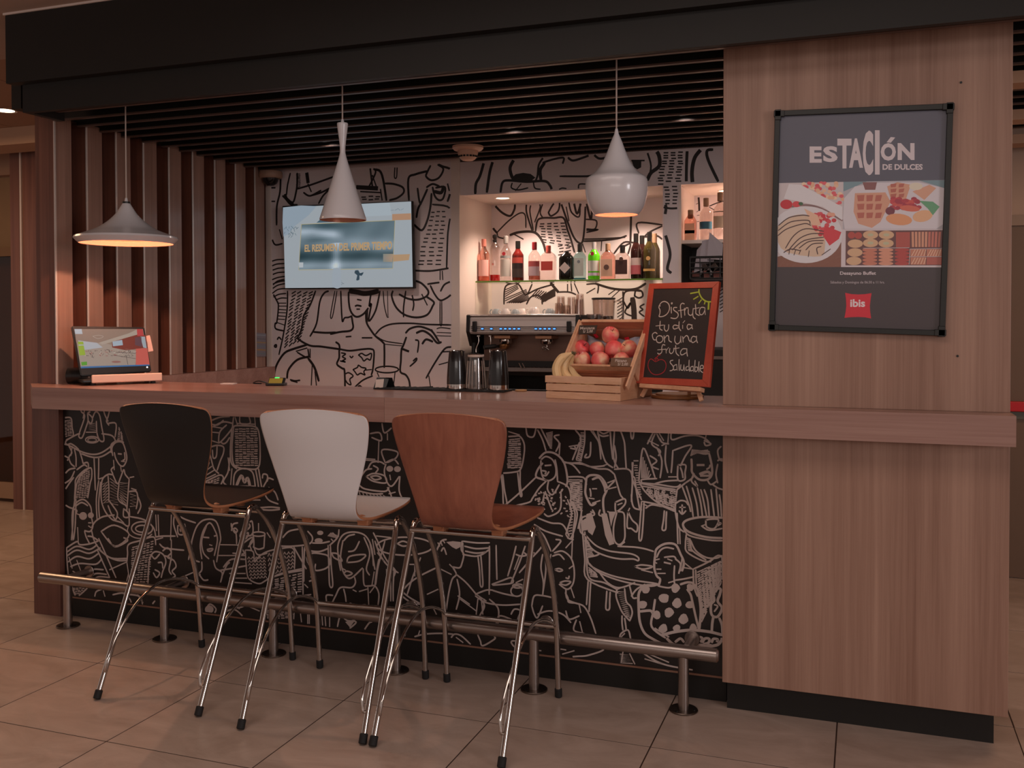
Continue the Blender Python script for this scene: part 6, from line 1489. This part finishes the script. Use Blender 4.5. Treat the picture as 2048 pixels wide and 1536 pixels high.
for i in range(4):
    j = (i+1) % 4; P = [Q[i], Q[j], Qi[j], Qi[i]]; mb = MB()
    A = [mb.bm.verts.new(p+en*.004) for p in P]; B = [mb.bm.verts.new(p-en*.010) for p in P]
    mb.bm.faces.new(A); mb.bm.faces.new(B[::-1])
    for k in range(4): mb.bm.faces.new((A[k], B[k], B[(k+1) % 4], A[(k+1) % 4]))
    bmesh.ops.bevel(mb.bm, geom=list(mb.bm.edges), offset=.001, segments=1, affect='EDGES')
    put(mb.build('frame_rail', M_REDF), cbd)
panel4('slate', [q for q in Qi], en, .006, mat('slate_black', '#2a2424', .65, var=.12, vscale=5), cbd)
D = Draw(b0_, en, lift=.0005).view((1260, 550), 5.69)
CH = '#c4bab4'
D.lines('''
345,355 335,345 330,370 342,400 340,440 333,472 380,470 425,440 450,385 440,330 400,302 360,312 332,350|470,365 470,400 472,435|470,318 482,318 478,330 470,324
535,370 500,372 500,400 540,430 550,460 530,490 500,495 465,488|620,330 595,322 575,350 580,420 585,485|550,408 620,395|620,378 622,420 625,460|622,410 640,375 665,378
665,390 665,440 690,460 712,440 720,380|720,380 715,440 722,480 745,500|745,335 750,400 752,440 790,462|725,385 790,372|850,372 810,370 790,410 800,450 830,445 852,400 852,375|852,380 858,452
345,525 342,570 340,610 368,630|295,580 385,570|395,570 392,615 415,640 437,615 442,565|440,565 440,612
550,580 510,570 490,590 505,615 550,600|560,530 558,580 562,610 580,635|600,570 600,610|603,545 625,520|700,570 665,562 650,590 665,620 700,598|706,565 706,595 714,615
310,668 290,655 265,665 255,690 270,735 302,738|330,690 303,712 308,760 345,770 375,740 365,700 330,690|388,690 392,730 395,768|393,725 420,690 440,700 445,745 475,765
515,695 510,750 535,785 570,760 580,695|578,700 582,770|600,700 604,735 606,765|603,730 640,690 662,705 672,740 690,760|750,705 715,700 695,740 715,770 752,748|758,695 758,740 770,772
400,800 375,793 362,830 365,855 358,885 330,900 315,888|315,852 410,845|410,840 413,890|412,862 440,825|455,835 450,875 470,895 495,870 502,830|520,800 522,850 528,890 558,920|495,840 560,830|640,840 600,842 575,880 590,910 640,885|648,838 648,880 655,925
490,970 462,978 460,1000 485,1030 495,1060 480,1085 455,1090|528,1020 500,1035 500,1080 528,1075|532,1018 538,1085|560,960 558,1020 562,1088|580,1020 578,1075 605,1080 615,1020|615,1020 622,1092|660,1040 638,1052 642,1085 668,1078|674,968 672,1030 678,1098|716,1040 692,1050 690,1090 716,1085|720,1038 726,1102|742,970 738,1040 742,1098 768,1085 768,1050 742,1050|786,985 782,1050 786,1105|800,1068 835,1058 828,1030 805,1035 800,1085 832,1112
''', 11, CH)
D.lines('285,985 240,955 212,990 208,1050 240,1110 290,1135 350,1125 395,1090 412,1030 395,980 350,962 300,985|290,990 300,950 325,915 350,908|280,960 298,940 325,965', 9, '#a83038')
D.lines('w16 785,165 790,210 820,265 870,300 925,305|w20 775,195 690,210'.replace('|w20', '\nw20')+'|775,245 725,275|812,285 785,320|855,305 848,330\nw30 897,312 893,388', 16, '#a4b83c')
D.build('chalk_writing', M_PRINT, cbd)
# easel parts
def bar3(a, b, w_, t_, name, m_, par, side):
    a = Vector(a); b = Vector(b); d = (b-a).normalized(); s1 = (side-d*side.dot(d)).normalized(); s2 = d.cross(s1)
    mb = MB(); P = []
    for o_ in (a, b): P.append([mb.bm.verts.new(o_+s1*w_/2*i+s2*t_/2*j) for i, j in ((-1, -1), (1, -1), (1, 1), (-1, 1))])
    mb.bm.faces.new(P[0][::-1]); mb.bm.faces.new(P[1])
    for k in range(4): mb.bm.faces.new((P[0][k], P[0][(k+1) % 4], P[1][(k+1) % 4], P[1][k]))
    bmesh.ops.bevel(mb.bm, geom=list(mb.bm.edges), offset=.001, segments=1, affect='EDGES')
    return put(mb.build(name, m_), par)
lz = -en*.020
f0 = on_plane(1283, 800, e0, en); f1 = on_plane(1403, 808, e0, en)
tp = Q[0]*.5+Q[1]*.5-eu*.02-en*.020
for fpt, tgt in ((f0, on_plane(1293, 775, e0, en)), (f1, on_plane(1397, 783, e0, en))):
    fpt = Vector((fpt.x, fpt.y, T0+.008)); top_ = tgt+(tgt-fpt)*3.2
    bar3(fpt, (top_.x, top_.y, top_.z), .016, .010, 'leg', M_PINE, ea_, ea).location += -en*.014*0
l0 = on_plane(1283, 771, b0_, en); l1 = on_plane(1405, 779, b0_, en)
bar3(l0-eu*.002, l1-eu*.002, .016, .030, 'ledge_bar', M_PINE, ea_, eu)
rp = (e0+e1)/2+eb*.13; rp.z = T0+.006
bar3(rp, (Q[0]+Q[1]+Q[2]+Q[3])/4-en*.03+eu*.02, .012, .008, 'rear_leg', M_PINE, ea_, ea)

# round wooden lid behind the easel
p = at(1320, 790, 'Z', SH); wd = thing('round_board', 'round wooden serving board lying behind the easel', 'serving board', (-.215, .255, T0))
MB().cyl((0, 0, 0), .105, .012, 40, bev=.003).build('board', wood('board_wood', '#c08450', '#9c6238', (30, 30, 30), .45), wd, True)
MB().cyl((0, 0, .012), .088, .006, 40, bev=.002).build('raised_centre', wood('board_wood2', '#cc9460', '#a87044', (40, 40, 40), .45), wd, True)
